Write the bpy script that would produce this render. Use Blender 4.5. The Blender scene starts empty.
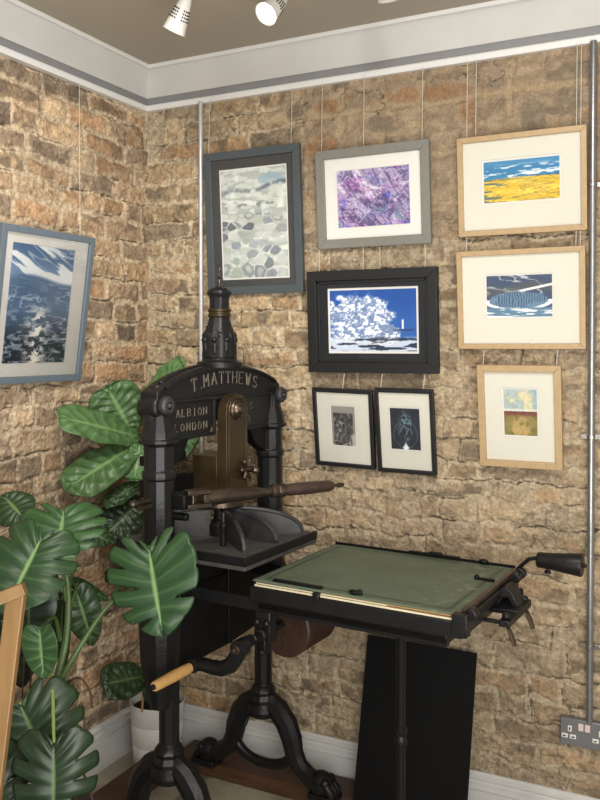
import bpy, bmesh, math, random
import numpy as np
from mathutils import Vector, Matrix
random.seed(7)
PI = math.pi; R = math.radians
col = bpy.context.scene.collection
scene = bpy.context.scene
FLOOR = 0.03      # finished floor height
CEIL = 2.75

# ------------------------------------------------------------------ camera
CAM = Vector((2.114, -2.79, 1.64)); YAW = R(26.8); PITCH = R(1.0); FPX = 840.0
cd = bpy.data.cameras.new('camera'); cam = bpy.data.objects.new('camera', cd); col.objects.link(cam)
cam.location = CAM; cam.rotation_euler = (PI/2 - PITCH, 0, YAW)
cd.sensor_fit = 'AUTO'; cd.sensor_width = 36; cd.lens = FPX/800*36; cd.shift_y = (359.7-400)/800; cd.clip_start = .05
scene.camera = cam
_Rt = Vector((math.cos(YAW), math.sin(YAW), 0)); _Fh = Vector((-math.sin(YAW), math.cos(YAW), 0))
_F = _Fh*math.cos(PITCH) + Vector((0, 0, -math.sin(PITCH))); _U = _Rt.cross(_F)
def at(px, py, d):
    """point of the room seen at (px,py) of the photo, d metres deep"""
    return CAM + d*(_F + _Rt*((px-300)/FPX) - _U*((py-359.7)/FPX))

# ------------------------------------------------------------------ tagging
def link(o, parent=None):
    col.objects.link(o)
    if parent: o.parent = parent
    return o
def tag(o, label=None, cat=None, group=None, kind=None):
    if label: o['label'] = label
    if cat: o['category'] = cat
    if group: o['group'] = group
    if kind: o['kind'] = kind
    return o
def empty(name, loc, rz=0, **k):
    o = bpy.data.objects.new(name, None); o.empty_display_size = .05
    link(o); o.location = loc; o.rotation_euler = (0, 0, rz); return tag(o, **k)

# ------------------------------------------------------------------ materials
def lin(c):
    return tuple((x/255/12.92 if x/255 <= .04045 else ((x/255+.055)/1.055)**2.4) for x in c)
def mat(name, rgb=None, rough=.5, metal=0, noise=.0, nscale=20, bump=0, bscale=80, attr=None, coat=0, emis=None, estr=0,
        stretch=(1, 1, 1), spec=.5, trans=0):
    m = bpy.data.materials.new(name); m.use_nodes = True; nt = m.node_tree; N = nt.nodes; L = nt.links
    b = N['Principled BSDF']; b.inputs['Roughness'].default_value = rough; b.inputs['Metallic'].default_value = metal
    b.inputs['Specular IOR Level'].default_value = spec
    if coat: b.inputs['Coat Weight'].default_value = coat; b.inputs['Coat Roughness'].default_value = .15
    tc = N.new('ShaderNodeTexCoord'); mp = N.new('ShaderNodeMapping'); mp.inputs['Scale'].default_value = stretch
    L.new(tc.outputs['Object'], mp.inputs['Vector'])
    src = None
    if attr:
        a = N.new('ShaderNodeAttribute'); a.attribute_name = attr; src = a.outputs['Color']
    else:
        c = N.new('ShaderNodeRGB'); c.outputs[0].default_value = (*lin(rgb), 1); src = c.outputs[0]
    if noise:
        nz = N.new('ShaderNodeTexNoise'); nz.inputs['Scale'].default_value = nscale; nz.inputs['Detail'].default_value = 6
        L.new(mp.outputs[0], nz.inputs['Vector'])
        mr = N.new('ShaderNodeMapRange'); mr.inputs['From Min'].default_value = .25; mr.inputs['From Max'].default_value = .75
        mr.inputs['To Min'].default_value = 1-noise; mr.inputs['To Max'].default_value = 1+noise
        L.new(nz.outputs['Fac'], mr.inputs['Value'])
        mx = N.new('ShaderNodeMix'); mx.data_type = 'RGBA'; mx.blend_type = 'MULTIPLY'; mx.inputs[0].default_value = 1
        L.new(src, mx.inputs[6]); L.new(mr.outputs[0], mx.inputs[7]); src = mx.outputs[2]
    L.new(src, b.inputs['Base Color'])
    if bump:
        n2 = N.new('ShaderNodeTexNoise'); n2.inputs['Scale'].default_value = bscale; n2.inputs['Detail'].default_value = 8
        L.new(mp.outputs[0], n2.inputs['Vector'])
        bp = N.new('ShaderNodeBump'); bp.inputs['Strength'].default_value = bump; bp.inputs['Distance'].default_value = .004
        L.new(n2.outputs['Fac'], bp.inputs['Height']); L.new(bp.outputs[0], b.inputs['Normal'])
    if emis:
        b.inputs['Emission Color'].default_value = (*lin(emis), 1); b.inputs['Emission Strength'].default_value = estr
    if trans:
        t = N.new('ShaderNodeBsdfTranslucent'); ms = N.new('ShaderNodeMixShader'); ms.inputs[0].default_value = trans
        L.new(src, t.inputs['Color']); L.new(b.outputs[0], ms.inputs[1]); L.new(t.outputs[0], ms.inputs[2])
        L.new(ms.outputs[0], N['Material Output'].inputs['Surface'])
    return m
M = {}
M['brick'] = mat('rough brick', attr='col', rough=.92, noise=.22, nscale=140, bump=1.0, bscale=150, spec=.15)
M['iron'] = mat('black painted iron', (20, 20, 21), rough=.38, noise=.3, nscale=30, bump=.25, bscale=90, spec=.34)
M['iron_dull'] = mat('dull black iron', (12, 12, 13), rough=.5, noise=.3, nscale=25, bump=.2, bscale=70, spec=.25)
M['iron_grey'] = mat('worn grey iron', (50, 50, 51), rough=.45, metal=.2, noise=.3, nscale=30, bump=.2)
M['plate'] = mat('dusty platen top', (66, 65, 62), rough=.6, metal=.1, noise=.25, nscale=18, bump=.2)
M['brass'] = mat('aged brass', (66, 54, 36), rough=.36, metal=.55, noise=.3, nscale=16, bump=.15, bscale=60)
M['bronze'] = mat('brown bronze', (84, 72, 62), rough=.32, metal=.8, noise=.35, nscale=24, bump=.12)
M['gripwood'] = mat('dark turned wood', (56, 43, 37), rough=.36, noise=.35, nscale=20, stretch=(1, 1, 1))
M['steel'] = mat('bright steel', (170, 165, 158), rough=.25, metal=.9, noise=.1)
M['letter'] = mat('gilt lettering', (98, 92, 80), rough=.45, metal=.2, noise=.25, nscale=60)
M['green'] = mat('green canvas', (88, 104, 80), rough=.62, noise=.14, nscale=14, bump=.25, bscale=400, spec=.4)
M['paper'] = mat('cream packing sheets', (206, 196, 166), rough=.8, noise=.1)
M['ashwood'] = mat('pale ash wood', (192, 150, 92), rough=.5, noise=.16, nscale=18, stretch=(1, 12, 1), bump=.1)
M['oak'] = mat('pale oak', (176, 150, 112), rough=.42, noise=.10, nscale=22, stretch=(3, 3, 3), bump=.08)
M['easel'] = mat('honey pine', (122, 93, 55), rough=.4, noise=.14, nscale=12, stretch=(6, 6, .6), bump=.05)
M['beam'] = mat('brown stained timber', (74, 50, 33), rough=.5, noise=.35, nscale=8, stretch=(1, 1, 6), bump=.2, bscale=30)
M['drumwood'] = mat('chestnut drum wood', (52, 34, 24), rough=.5, noise=.35, nscale=14, stretch=(6, 1, 1))
M['white'] = mat('white gloss paint', (206, 206, 202), rough=.4, noise=.05, nscale=6)
M['cornice'] = mat('white emulsion', (200, 199, 196), rough=.7, noise=.05, nscale=5)
M['band'] = mat('grey shadow band', (128, 129, 130), rough=.6, noise=.05)  # shadow strip above the rail, put into the moulding's colour
M['rail'] = mat('white metal rail', (222, 222, 220), rough=.35)
M['ceiling'] = mat('warm grey ceiling', (166, 158, 144), rough=.9, noise=.04, nscale=3)
M['floor'] = mat('grey stone floor', (150, 142, 122), rough=.55, noise=.14, nscale=9, bump=.1)
M['conduit'] = mat('galvanised conduit', (150, 152, 154), rough=.32, metal=.8, noise=.12, nscale=40)
M['conduit_white'] = mat('pale painted conduit', (196, 199, 200), rough=.3, metal=.3)
M['socket'] = mat('brushed steel plate', (128, 130, 132), rough=.4, metal=.5, noise=.05)
M['plastic'] = mat('white plastic', (225, 222, 216), rough=.4)
M['pink'] = mat('pinkish switch plastic', (214, 196, 190), rough=.4)
M['hole'] = mat('dark hole', (14, 14, 14), rough=.8)
M['blackboard'] = mat('black sheet', (9, 9, 10), rough=.75, noise=.15, nscale=4, spec=.2)
M['frame_blue'] = mat('blue grey paint', (96, 108, 118), rough=.5, noise=.06, nscale=30)
M['frame_slate'] = mat('slate grey paint', (68, 76, 80), rough=.5, noise=.08, nscale=30)
M['frame_grey'] = mat('warm grey paint', (122, 121, 114), rough=.5, noise=.06, nscale=40)
M['frame_black'] = mat('black paint', (20, 21, 22), rough=.5, noise=.1)
M['mat_white'] = mat('white mount', (216, 214, 208), rough=.9)
M['mat_cream'] = mat('cream mount', (208, 205, 192), rough=.9)
M['mat_dark'] = mat('charcoal mount', (62, 62, 62), rough=.9)
M['mat_black'] = mat('black mount', (26, 27, 31), rough=.9)
M['art'] = mat('printed paper', attr='col', rough=.85)
M['wire'] = mat('nylon wire', (205, 200, 188), rough=.4)
M['leaf'] = mat('glossy leaf', attr='col', rough=.36, noise=.14, nscale=14, spec=.4, trans=.10, bump=.1, bscale=30)
M['stem'] = mat('green stem', (62, 84, 38), rough=.5, noise=.25, nscale=20)
M['petiole'] = mat('pale green stalk', (128, 158, 84), rough=.4, noise=.1)
M['root'] = mat('brown aerial root', (70, 44, 30), rough=.8, noise=.2)
M['cane'] = mat('thin cane', (152, 124, 84), rough=.6, noise=.15)
M['soil'] = mat('dark soil', (32, 25, 20), rough=1, noise=.4, nscale=60, bump=.8)
M['pot'] = mat('white glazed pot', (216, 214, 208), rough=.3, noise=.04)
M['darkpot'] = mat('dark clay pot', (52, 46, 42), rough=.7, noise=.2)
M['lamp'] = mat('white lamp housing', (214, 210, 204), rough=.4)
M['glow'] = mat('lit lamp face', (255, 255, 250), emis=(255, 248, 232), estr=10)
def glass_mat():
    m = bpy.data.materials.new('picture glass'); m.use_nodes = True; nt = m.node_tree; N = nt.nodes; L = nt.links
    N.remove(N['Principled BSDF'])
    g = N.new('ShaderNodeBsdfGlossy'); g.inputs['Roughness'].default_value = .06
    t = N.new('ShaderNodeBsdfTransparent'); fr = N.new('ShaderNodeFresnel'); fr.inputs['IOR'].default_value = 1.25
    ms = N.new('ShaderNodeMixShader'); L.new(fr.outputs[0], ms.inputs[0]); L.new(t.outputs[0], ms.inputs[1]); L.new(g.outputs[0], ms.inputs[2])
    L.new(ms.outputs[0], N['Material Output'].inputs['Surface']); return m
M['glass'] = glass_mat()

# ------------------------------------------------------------------ mesh builder
class MB:
    def __init__(s): s.bm = bmesh.new()
    def box(s, x0, x1, y0, y1, z0, z1, m=None):
        g = bmesh.ops.create_cube(s.bm, size=1)['verts']
        for v in g:
            v.co = Vector(((x0+x1)/2+v.co.x*(x1-x0), (y0+y1)/2+v.co.y*(y1-y0), (z0+z1)/2+v.co.z*(z1-z0)))
            if m: v.co = m @ v.co
        return s
    def prism(s, pts, a, b, plane='vz', m=None):
        """polygon pts extruded from a to b along the remaining axis"""
        def P(p, t):
            v = {'vz': Vector((t, p[0], p[1])), 'uz': Vector((p[0], t, p[1])), 'uv': Vector((p[0], p[1], t))}[plane]
            return m @ v if m else v
        A = [s.bm.verts.new(P(p, a)) for p in pts]; B = [s.bm.verts.new(P(p, b)) for p in pts]
        n = len(pts); s.bm.faces.new(A); s.bm.faces.new(B[::-1])
        for i in range(n): s.bm.faces.new((A[i], B[i], B[(i+1) % n], A[(i+1) % n]))
        return s
    def tube(s, pts, r, n=12, cap=True, flat=None):
        pts = [Vector(p) for p in pts]; k = len(pts)
        rr = r if isinstance(r, (list, tuple)) else [r]*k
        rings = []; prev = None
        for i, p in enumerate(pts):
            t = (pts[min(i+1, k-1)] - pts[max(i-1, 0)]).normalized()
            if prev is None:
                a = t.cross(Vector((0, 0, 1)))
                if a.length < .05: a = t.cross(Vector((1, 0, 0)))
            else: a = prev - t*prev.dot(t)
            a.normalize(); prev = a; b = t.cross(a)
            rings.append([s.bm.verts.new(p + rr[i]*(math.cos(2*PI*j/n)*a + math.sin(2*PI*j/n)*b*(flat or 1))) for j in range(n)])
        for i in range(k-1):
            for j in range(n):
                s.bm.faces.new((rings[i][j], rings[i][(j+1) % n], rings[i+1][(j+1) % n], rings[i+1][j]))
        if cap: s.bm.faces.new(rings[0][::-1]); s.bm.faces.new(rings[-1])
        return s
    def lathe(s, prof, o=(0, 0, 0), axis='z', n=28, m=None, fl=0):
        """prof = [(radius, height)...]; fl>0 makes that many flutes/facets ripple"""
        o = Vector(o); rings = []
        for r, h in prof:
            ring = []
            for j in range(n):
                t = 2*PI*j/n; q = r*(1+(fl and .04*math.cos(fl*t)))
                c, d = q*math.cos(t), q*math.sin(t)
                v = {'z': Vector((c, d, h)), 'x': Vector((h, c, d)), 'y': Vector((d, h, c))}[axis] + o
                ring.append(s.bm.verts.new(m @ v if m else v))
            rings.append(ring)
        for i in range(len(rings)-1):
            for j in range(n):
                s.bm.faces.new((rings[i][j], rings[i][(j+1) % n], rings[i+1][(j+1) % n], rings[i+1][j]))
        s.bm.faces.new(rings[0][::-1]); s.bm.faces.new(rings[-1]); return s
    def ball(s, c, r, sc=(1, 1, 1), seg=16):
        g = bmesh.ops.create_uvsphere(s.bm, u_segments=seg, v_segments=seg//2+2, radius=r)['verts']
        for v in g: v.co = Vector((v.co.x*sc[0], v.co.y*sc[1], v.co.z*sc[2])) + Vector(c)
        return s
    def build(s, name, m, parent=None, bevel=0, sharp=35, loc=None):
        bmesh.ops.recalc_face_normals(s.bm, faces=s.bm.faces)
        me = bpy.data.meshes.new(name)
        for f in s.bm.faces: f.smooth = True
        for e in s.bm.edges:
            if len(e.link_faces) == 2 and e.calc_face_angle(0) > R(sharp): e.smooth = False
        s.bm.to_mesh(me); s.bm.free(); me.materials.append(m)
        o = bpy.data.objects.new(name, me); link(o, parent)
        if loc: o.location = loc
        if bevel:
            b = o.modifiers.new('bevel', 'BEVEL'); b.width = bevel; b.segments = 2; b.limit_method = 'ANGLE'; b.angle_limit = R(40)
            b.harden_normals = False
        return o

# ------------------------------------------------------------------ numpy noise & painted grids
def vnoise(x, y, seed=0):
    rng = np.random.RandomState(seed); T = rng.rand(256, 256)
    xi = np.floor(x).astype(int); yi = np.floor(y).astype(int); fx = x-xi; fy = y-yi
    fx = fx*fx*(3-2*fx); fy = fy*fy*(3-2*fy)
    a = T[xi % 256, yi % 256]; b = T[(xi+1) % 256, yi % 256]; c = T[xi % 256, (yi+1) % 256]; d = T[(xi+1) % 256, (yi+1) % 256]
    return (a*(1-fx)+b*fx)*(1-fy)+(c*(1-fx)+d*fx)*fy
def fbm(x, y, seed=0, o=4):
    s = 0; a = .5; t = 0
    for i in range(o): s = s+a*vnoise(x*2**i, y*2**i, seed+i*17); t += a; a *= .5
    return s/t
def sstep(a, b, x):
    t = np.clip((x-a)/(b-a), 0, 1); return t*t*(3-2*t)
def mixc(a, b, t): return a*(1-t[..., None]) + np.asarray(b, float)*t[..., None]
def s2l(c):
    c = np.clip(c/255, 0, 1); return np.where(c <= .04045, c/12.92, ((c+.055)/1.055)**2.4)
def grid_obj(name, P, C, m, parent=None, kind=None):
    """P (h,w,3) positions, C (h,w,3) sRGB 0..255 colours"""
    h, w = P.shape[:2]; me = bpy.data.meshes.new(name)
    idx = np.arange(h*w).reshape(h, w)
    q = np.stack([idx[:-1, :-1], idx[:-1, 1:], idx[1:, 1:], idx[1:, :-1]], -1).reshape(-1, 4)
    me.vertices.add(h*w); me.vertices.foreach_set('co', P.reshape(-1).astype(np.float32))
    me.loops.add(q.size); me.loops.foreach_set('vertex_index', q.reshape(-1).astype(np.int32))
    me.polygons.add(len(q)); me.polygons.foreach_set('loop_start', (np.arange(len(q))*4).astype(np.int32))
    me.update(calc_edges=True); me.validate()
    me.polygons.foreach_set('use_smooth', np.ones(len(q), bool))
    ca = me.color_attributes.new('col', 'FLOAT_COLOR', 'POINT')
    rgba = np.ones((h*w, 4), np.float32); rgba[:, :3] = s2l(C.reshape(-1, 3)); ca.data.foreach_set('color', rgba.reshape(-1))
    me.materials.append(m); o = bpy.data.objects.new(name, me); link(o, parent)
    if kind: o['kind'] = kind
    return o

# ------------------------------------------------------------------ brick walls
def brick(X, Z, seed, rubble):
    """height (m) and sRGB colour of old lime-mortared brickwork; rubble 0..1 array"""
    rng = np.random.RandomState(seed)
    x = X + .022*(fbm(X*5, Z*5, seed+1)-.5) + .010*(vnoise(X*28, Z*28, seed+2)-.5)
    z = Z + .035*(fbm(X*2.2, Z*2.2, seed+3)-.5) + (.012+.012*rubble)*(fbm(X*14, Z*16, seed+4)-.5)*2
    hs = []; t = -.1
    while t < 3: t += rng.uniform(.066, .086); hs.append(t)
    hs = np.array(hs); row = np.searchsorted(hs, z); row = np.clip(row, 1, len(hs)-1)
    z0 = hs[row-1]; z1 = hs[row]
    nb = 40; cuts = np.zeros((len(hs), nb))
    for i in range(len(hs)):
        w = np.where(rng.rand(nb) < .5, rng.uniform(.20, .25, nb), rng.uniform(.10, .14, nb))
        cuts[i] = np.cumsum(w) - rng.uniform(.1, .4)
    bi = np.zeros_like(row)
    for k in range(nb): bi += (x > cuts[row, k])
    bi = np.clip(bi, 1, nb-1); x0 = cuts[row, bi-1]; x1 = cuts[row, bi]
    rid = rng.rand(len(hs), nb, 6)[row, bi]
    dx = np.minimum(x-x0, x1-x); dz = np.minimum(z-z0, z1-z)
    e = np.minimum(dx, dz) + .010*(fbm(X*60, Z*60, seed+6, 3)-.5)
    n_low = fbm(X*7, Z*7, seed+7); n_mid = fbm(X*25, Z*35, seed+8); n_hi = fbm(X*80, Z*90, seed+9, 3)
    wid = .004 + .010*rid[..., 0]
    face = sstep(wid-.003, wid+.004, e)
    # brick tones
    pal = np.array([(160, 132, 98), (176, 148, 112), (146, 118, 88), (178, 138, 98), (160, 122, 86), (126, 112, 96), (138, 120, 100),
                    (170, 146, 112), (162, 136, 106), (186, 162, 128), (104, 92, 82), (172, 148, 116)], float)
    c = pal[(rid[..., 1]*len(pal)).astype(int)]
    red = (rid[..., 1] > .25) & (rid[..., 1] < .42)
    c = mixc(c, (178, 156, 124), .30+.35*rubble*(1-.35*red))
    n_x = fbm(X*170, Z*190, seed+19, 2)
    c = c*(.62+.36*n_mid+.30*n_hi+.16*n_x)[..., None]*(.90+.2*rid[..., 2])[..., None]
    stain = sstep(.62, .72, fbm(X*11, Z*16, seed+12)); c = mixc(c, (108, 97, 84), stain*.6)
    mort = np.array((196, 178, 148.))*(.66+.40*n_hi+.26*n_x)[..., None]*(.88+.24*n_low)[..., None]
    smear = sstep(.46, .60, fbm(X*16, Z*26, seed+10))*sstep(.40, .6, fbm(X*3.5, Z*4.5, seed+11)+.15*rubble-.06)
    f = face*(1-.8*smear)
    C = mort*(1-f[..., None]) + c*f[..., None]
    # relief
    H = .010*face*(1-.45*smear)*(.5+.9*rid[..., 3]) + .009*(n_mid-.5) + .011*(n_hi-.5) + .005*(n_x-.5) + .010*(n_low-.5)*rubble
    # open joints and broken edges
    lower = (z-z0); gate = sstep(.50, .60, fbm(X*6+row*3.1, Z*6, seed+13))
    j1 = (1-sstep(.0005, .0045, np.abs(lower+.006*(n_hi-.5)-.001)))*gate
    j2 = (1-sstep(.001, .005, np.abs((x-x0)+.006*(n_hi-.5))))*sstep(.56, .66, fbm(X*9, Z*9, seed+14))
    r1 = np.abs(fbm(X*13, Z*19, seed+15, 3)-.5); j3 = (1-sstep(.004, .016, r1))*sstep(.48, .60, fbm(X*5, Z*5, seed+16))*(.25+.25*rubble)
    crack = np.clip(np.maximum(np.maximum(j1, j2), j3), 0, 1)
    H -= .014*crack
    C = mixc(C, (58, 47, 38), crack*.8)  # crack dirt plus crevice shade baked into the colour
    pits = sstep(.70, .76, fbm(X*45, Z*50, seed+18, 2)); H = H*.62; H -= .003*pits; C = mixc(C, (112, 96, 78), pits*.35)
    g_ = C.mean(-1, keepdims=True); C = (g_+(C-g_)*.74)*np.array((.955, .940, .905))
    return H, C
def wall_back():
    xs = np.arange(-.01, 2.6, .0033); zs = np.arange(FLOOR, 2.64, .0033)
    X, Z = np.meshgrid(xs, zs); rub = sstep(.45, 1.1, X)
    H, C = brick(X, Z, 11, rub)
    # big dressed stones high on the right-hand half
    st = sstep(1.95, 2.1, Z+.1*(fbm(X*4, Z*4, 77)-.5))*sstep(.55, .8, X)
    u = X*3.3+.25*fbm(X*5, Z*5, 5); w = Z*5.6+.3*fbm(X*4, Z*5, 6)
    ce = np.minimum(np.abs(w-np.round(w)), np.abs((u+.5*np.round(w))-np.round(u+.5*np.round(w)))*1.6)
    sh = sstep(.02, .12, ce+.08*(fbm(X*30, Z*30, 8)-.5))
    tone = vnoise(np.floor(u)*3.3+.5, np.floor(w)*2.7+.5, 3)
    Cs = np.array((158, 139, 116.))*(.72+.5*fbm(X*35, Z*45, 21)+.14*(tone-.5))[..., None]
    Cs = mixc(Cs, (152, 98, 62), sstep(.66, .74, fbm(X*6, Z*8, 31))*.6); Cs = mixc(Cs, (88, 82, 76), sstep(.62, .72, fbm(X*9+3, Z*12, 32))*.55)
    Cs = mixc(Cs, (172, 152, 122), 1-sh)
    cr = (1-sstep(.003, .012, np.abs(fbm(X*10, Z*14, 41, 4)-.5)))*sstep(.45, .6, fbm(X*5, Z*5, 42))
    Cs = mixc(Cs, (60, 50, 42), cr*.7)  # stone cracks darkened as well, crevice shade included in the colour
    Hs = .010*sh + .020*(fbm(X*14, Z*20, 23)-.5) + .008*(fbm(X*60, Z*70, 24)-.5) - .010*cr
    H = H*(1-st*.8)+Hs*st*.8; C = C*(1-st[..., None]*.75)+Cs*st[..., None]*.75
    C = C*(1.0-.04*rub[..., None])
    C = mixc(C, (146, 127, 104), .18*rub)
    P = np.stack([X, -H-.0*X, Z], -1)
    o = grid_obj('wall_back', P, C, M['brick'], kind='structure'); return o
def wall_left():
    ys = np.arange(-1.9, .012, .0035); zs = np.arange(FLOOR, 2.64, .0035)
    Y, Z = np.meshgrid(ys, zs)
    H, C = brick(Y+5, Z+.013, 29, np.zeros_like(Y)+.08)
    C[..., 0] *= 1.02
    P = np.stack([H, Y, Z], -1)
    return grid_obj('wall_left', P, C, M['brick'], kind='structure')
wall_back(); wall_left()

# ------------------------------------------------------------------ floor, ceiling, trims
def floor():
    xs = np.arange(-.02, 4.6, .02); ys = np.arange(-4.6, .02, .02); X, Y = np.meshgrid(xs, ys)
    n = fbm(X*9, Y*9, 3); C = np.array((150, 142, 124.))*(.8+.4*n)[..., None]
    g = np.minimum(np.abs(X/.4-np.round(X/.4)), np.abs((Y+.1)/.4-np.round((Y+.1)/.4)))
    C = mixc(C, (96, 88, 74), 1-sstep(.01, .04, g))
    o = grid_obj('floor', np.stack([X, Y, X*0+FLOOR], -1), C, mat('stone floor', attr='col', rough=.5, noise=.1, nscale=30, bump=.1), kind='structure')
floor()
def struct(name, mb, m, bevel=0):
    o = mb.build(name, m, bevel=bevel); o['kind'] = 'structure'; return o
struct('ceiling', MB().box(-.05, 4.6, -4.6, .05, CEIL, CEIL+.05), M['ceiling'])
# swept profile along both walls with a mitred corner; profile (offset from wall, z)
def sweep(name, prof, m, xl=3.2, yl=-2.4, jog=1):
    s = MB(); n = len(prof)
    A = [s.bm.verts.new((p, yl, z)) for p, z in prof]; B = [s.bm.verts.new((p, -p, z)) for p, z in prof]; D = [s.bm.verts.new((xl, -p, z)) for p, z in prof]
    for i in range(n):
        j = (i+1) % n
        s.bm.faces.new((A[i], A[j], B[j], B[i])); s.bm.faces.new((B[i], B[j], D[j], D[i]))
    s.bm.faces.new(A); s.bm.faces.new(D)
    return struct(name, s, m)
cove = [(-.0, 2.634), (.026, 2.634)] + [(.026+.036*(1-math.cos(t)), 2.640+.100*math.sin(t)) for t in [i*PI/2/8 for i in range(9)]] + [(.062, CEIL), (0, CEIL)]
sweep('trim_1', cove, M['cornice'])
sweep('trim_2', [(.058, CEIL-.012), (.070, CEIL-.012), (.074, CEIL-.007), (.074, CEIL+.001), (.058, CEIL+.001)], M['rail'])
sweep('trim_3', [(-.0, 2.608), (.020, 2.608), (.024, 2.614), (.024, 2.6338), (0, 2.6338)], M['band'])
sweep('trim_4', [(-.0, 2.583), (.026, 2.583), (.028, 2.586), (.028, 2.603), (.024, 2.6075), (0, 2.6075)], M['rail'])
bb = [(0, FLOOR), (.024, FLOOR), (.024, .142), (.014, .144), (.014, .149), (.021, .153), (.021, .163), (.012, .167), (.012, .172), (.017, .178), (.017, .186), (.008, .192), (.008, .2), (0, .2)]
def baseboards():
    # two boards that meet in a mitre
    for nm, ends in (('baseboard_left', 0), ('baseboard_back', 1)):
        s = MB(); B = [s.bm.verts.new((p, -p, z)) for p, z in bb]
        E_ = [s.bm.verts.new((p, -2.4, z) if ends == 0 else (3.2, -p, z)) for p, z in bb]
        for i in range(len(bb)):
            j = (i+1) % len(bb); s.bm.faces.new((B[i], B[j], E_[j], E_[i]))
        s.bm.faces.new(B); s.bm.faces.new(E_); struct(nm, s, M['white'])
baseboards()

# ------------------------------------------------------------------ artworks (painted as vertex colours on real sheets)
def dither(X, Y, sx, sy, seed, a, b): return sstep(a, b, fbm(X*sx, Y*sy, seed, 4))
def ridge(X, Y, sx, sy, seed, w=.05, o=3): return 1-sstep(w*.4, w, np.abs(fbm(X*sx, Y*sy, seed, o)-.5))
def voro(X, Y, n, m, seed):
    rng = np.random.RandomState(seed); best = np.full(X.shape, 9.); sec = np.full(X.shape, 9.); idd = np.zeros(X.shape, int); k = 0
    for i in range(n):
        for j in range(m):
            px = (i+.5+rng.uniform(-.4, .4))/n; py = (j+.5+rng.uniform(-.4, .4))/m; k += 1
            d = np.hypot((X-px)*n, (Y-py)*m); c = d < best
            sec = np.where(c, best, np.minimum(sec, d)); idd = np.where(c, k, idd); best = np.where(c, d, best)
    return best, sec, idd
def base(X, c): return np.ones(X.shape+(3,))*np.array(c, float)
def paint_seascape(X, Y):      # blue sky with slanting white clouds over dark glittering water
    C = base(X, (112, 142, 174)); C = mixc(C, (78, 108, 144), sstep(.75, 1, Y))
    q = Y+.30*X; cl = dither(X, q, 2.0, 13, 3, .50, .56)*sstep(.70, .78, q)*(1-.6*sstep(1.15, 1.25, q)); C = mixc(C, (232, 236, 238), cl)
    w = sstep(.02, -.02, Y-.72-.03*np.sin(X*5))
    sea = base(X, (84, 112, 144)); sea = mixc(sea, (34, 42, 54), sstep(.50, .10, Y))
    gl = dither(X, Y, 9, 34, 5, .56, .64)*(.25+.75*sstep(.75, .25, Y)); sea = mixc(sea, (150, 168, 186), gl*.75)
    sun = np.exp(-((X-.5)/.16)**2)*sstep(.6, .35, Y)*dither(X, Y, 12, 24, 7, .46, .54); sea = mixc(sea, (246, 243, 230), sun)
    sea = mixc(sea, (214, 222, 228), ridge(X, Y, 3, 16, 9, .03)*sstep(.78, .55, Y)*.55)
    C = C*(1-w[..., None])+sea*w[..., None]
    return mixc(C, (230, 233, 235), ridge(X, q, 1.2, 9, 11, .03)*.5*sstep(.65, .8, Y))
def paint_pebbles(X, Y):
    C = base(X, (198, 203, 196)); C = C*(.88+.22*fbm(X*12, Y*14, 1))[..., None]
    C = mixc(C, (150, 156, 152), dither(X, Y, 6, 26, 22, .46, .58)*.7)
    C = mixc(C, (140, 164, 178), dither(X, Y, 3, 8, 2, .5, .6)*sstep(.82, .9, Y)*.8)
    C = mixc(C, (86, 96, 108), sstep(.035, .0, np.abs(Y-.81-.07*(X-.4)-.02*np.sin(X*9)))*(.5+.5*X)*dither(X, Y, 10, 20, 6, .35, .55))
    C = mixc(C, (110, 118, 122), dither(X, Y, 14, 40, 4, .52, .6)*sstep(.06, .0, np.abs(Y-.67))*.8)
    yy = np.clip(Y, 0, .62)/.62; wy = yy**1.35
    b, s, i = voro(X+.10*fbm(X*7, Y*7, 2), wy+.05*fbm(X*9, Y*9, 12), 6, 8, 5)
    tone = (vnoise(i*1.7, i*.9, 9)); st = sstep(.02, .22, s-b+.12*(fbm(X*20, Y*20, 15)-.5))*sstep(.66, .54, Y)*sstep(.68, .45, b)
    sc = base(X, (122, 129, 138))*(.68+.55*tone)[..., None]*(.8+.35*fbm(X*16, Y*16, 8))[..., None]
    sc = mixc(sc, (206, 208, 200), sstep(.62, .5, vnoise(i*2.3, i*1.9, 19))*.75)
    sc = mixc(sc, (150, 162, 140), sstep(.78, .86, tone)*.6); sc = mixc(sc, (66, 74, 84), sstep(.1, .5, b)*sstep(.5, .2, tone)*.6)
    return C*(1-st[..., None]*.88)+sc*st[..., None]*.88
def paint_purple(X, Y):
    C = base(X, (166, 150, 184)); C = mixc(C, (110, 108, 160), dither(X, Y, 4, 4, 2, .45, .6)*.7)
    C = mixc(C, (214, 204, 222), dither(X+.4*Y, Y, 6, 3.5, 3, .52, .62)*sstep(.35, .7, Y))
    C = mixc(C, (92, 92, 196), dither(X, Y, 6, 6, 4, .62, .7)*.8); C = mixc(C, (70, 62, 110), ridge(X+.45*Y, Y, 5, 1.5, 61, .06)*.7)
    C = mixc(C, (176, 110, 184), dither(X, Y, 7, 6, 5, .60, .68)*.6)
    C = mixc(C, (108, 142, 150), dither(X, Y, 7, 7, 6, .58, .68)*.6*sstep(.7, .2, Y))
    for k, (sx, sy) in enumerate(((7, 2.5), (9, 6), (4, 7))):
        C = mixc(C, (78, 52, 100), ridge(X+.5*Y, Y, sx, sy, 20+k, .035)*.62*(1.1-.6*Y)); C = mixc(C, (232, 226, 238), ridge(X-.3*Y, Y, sx, sy, 40+k, .018)*.45)
    return C
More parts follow.
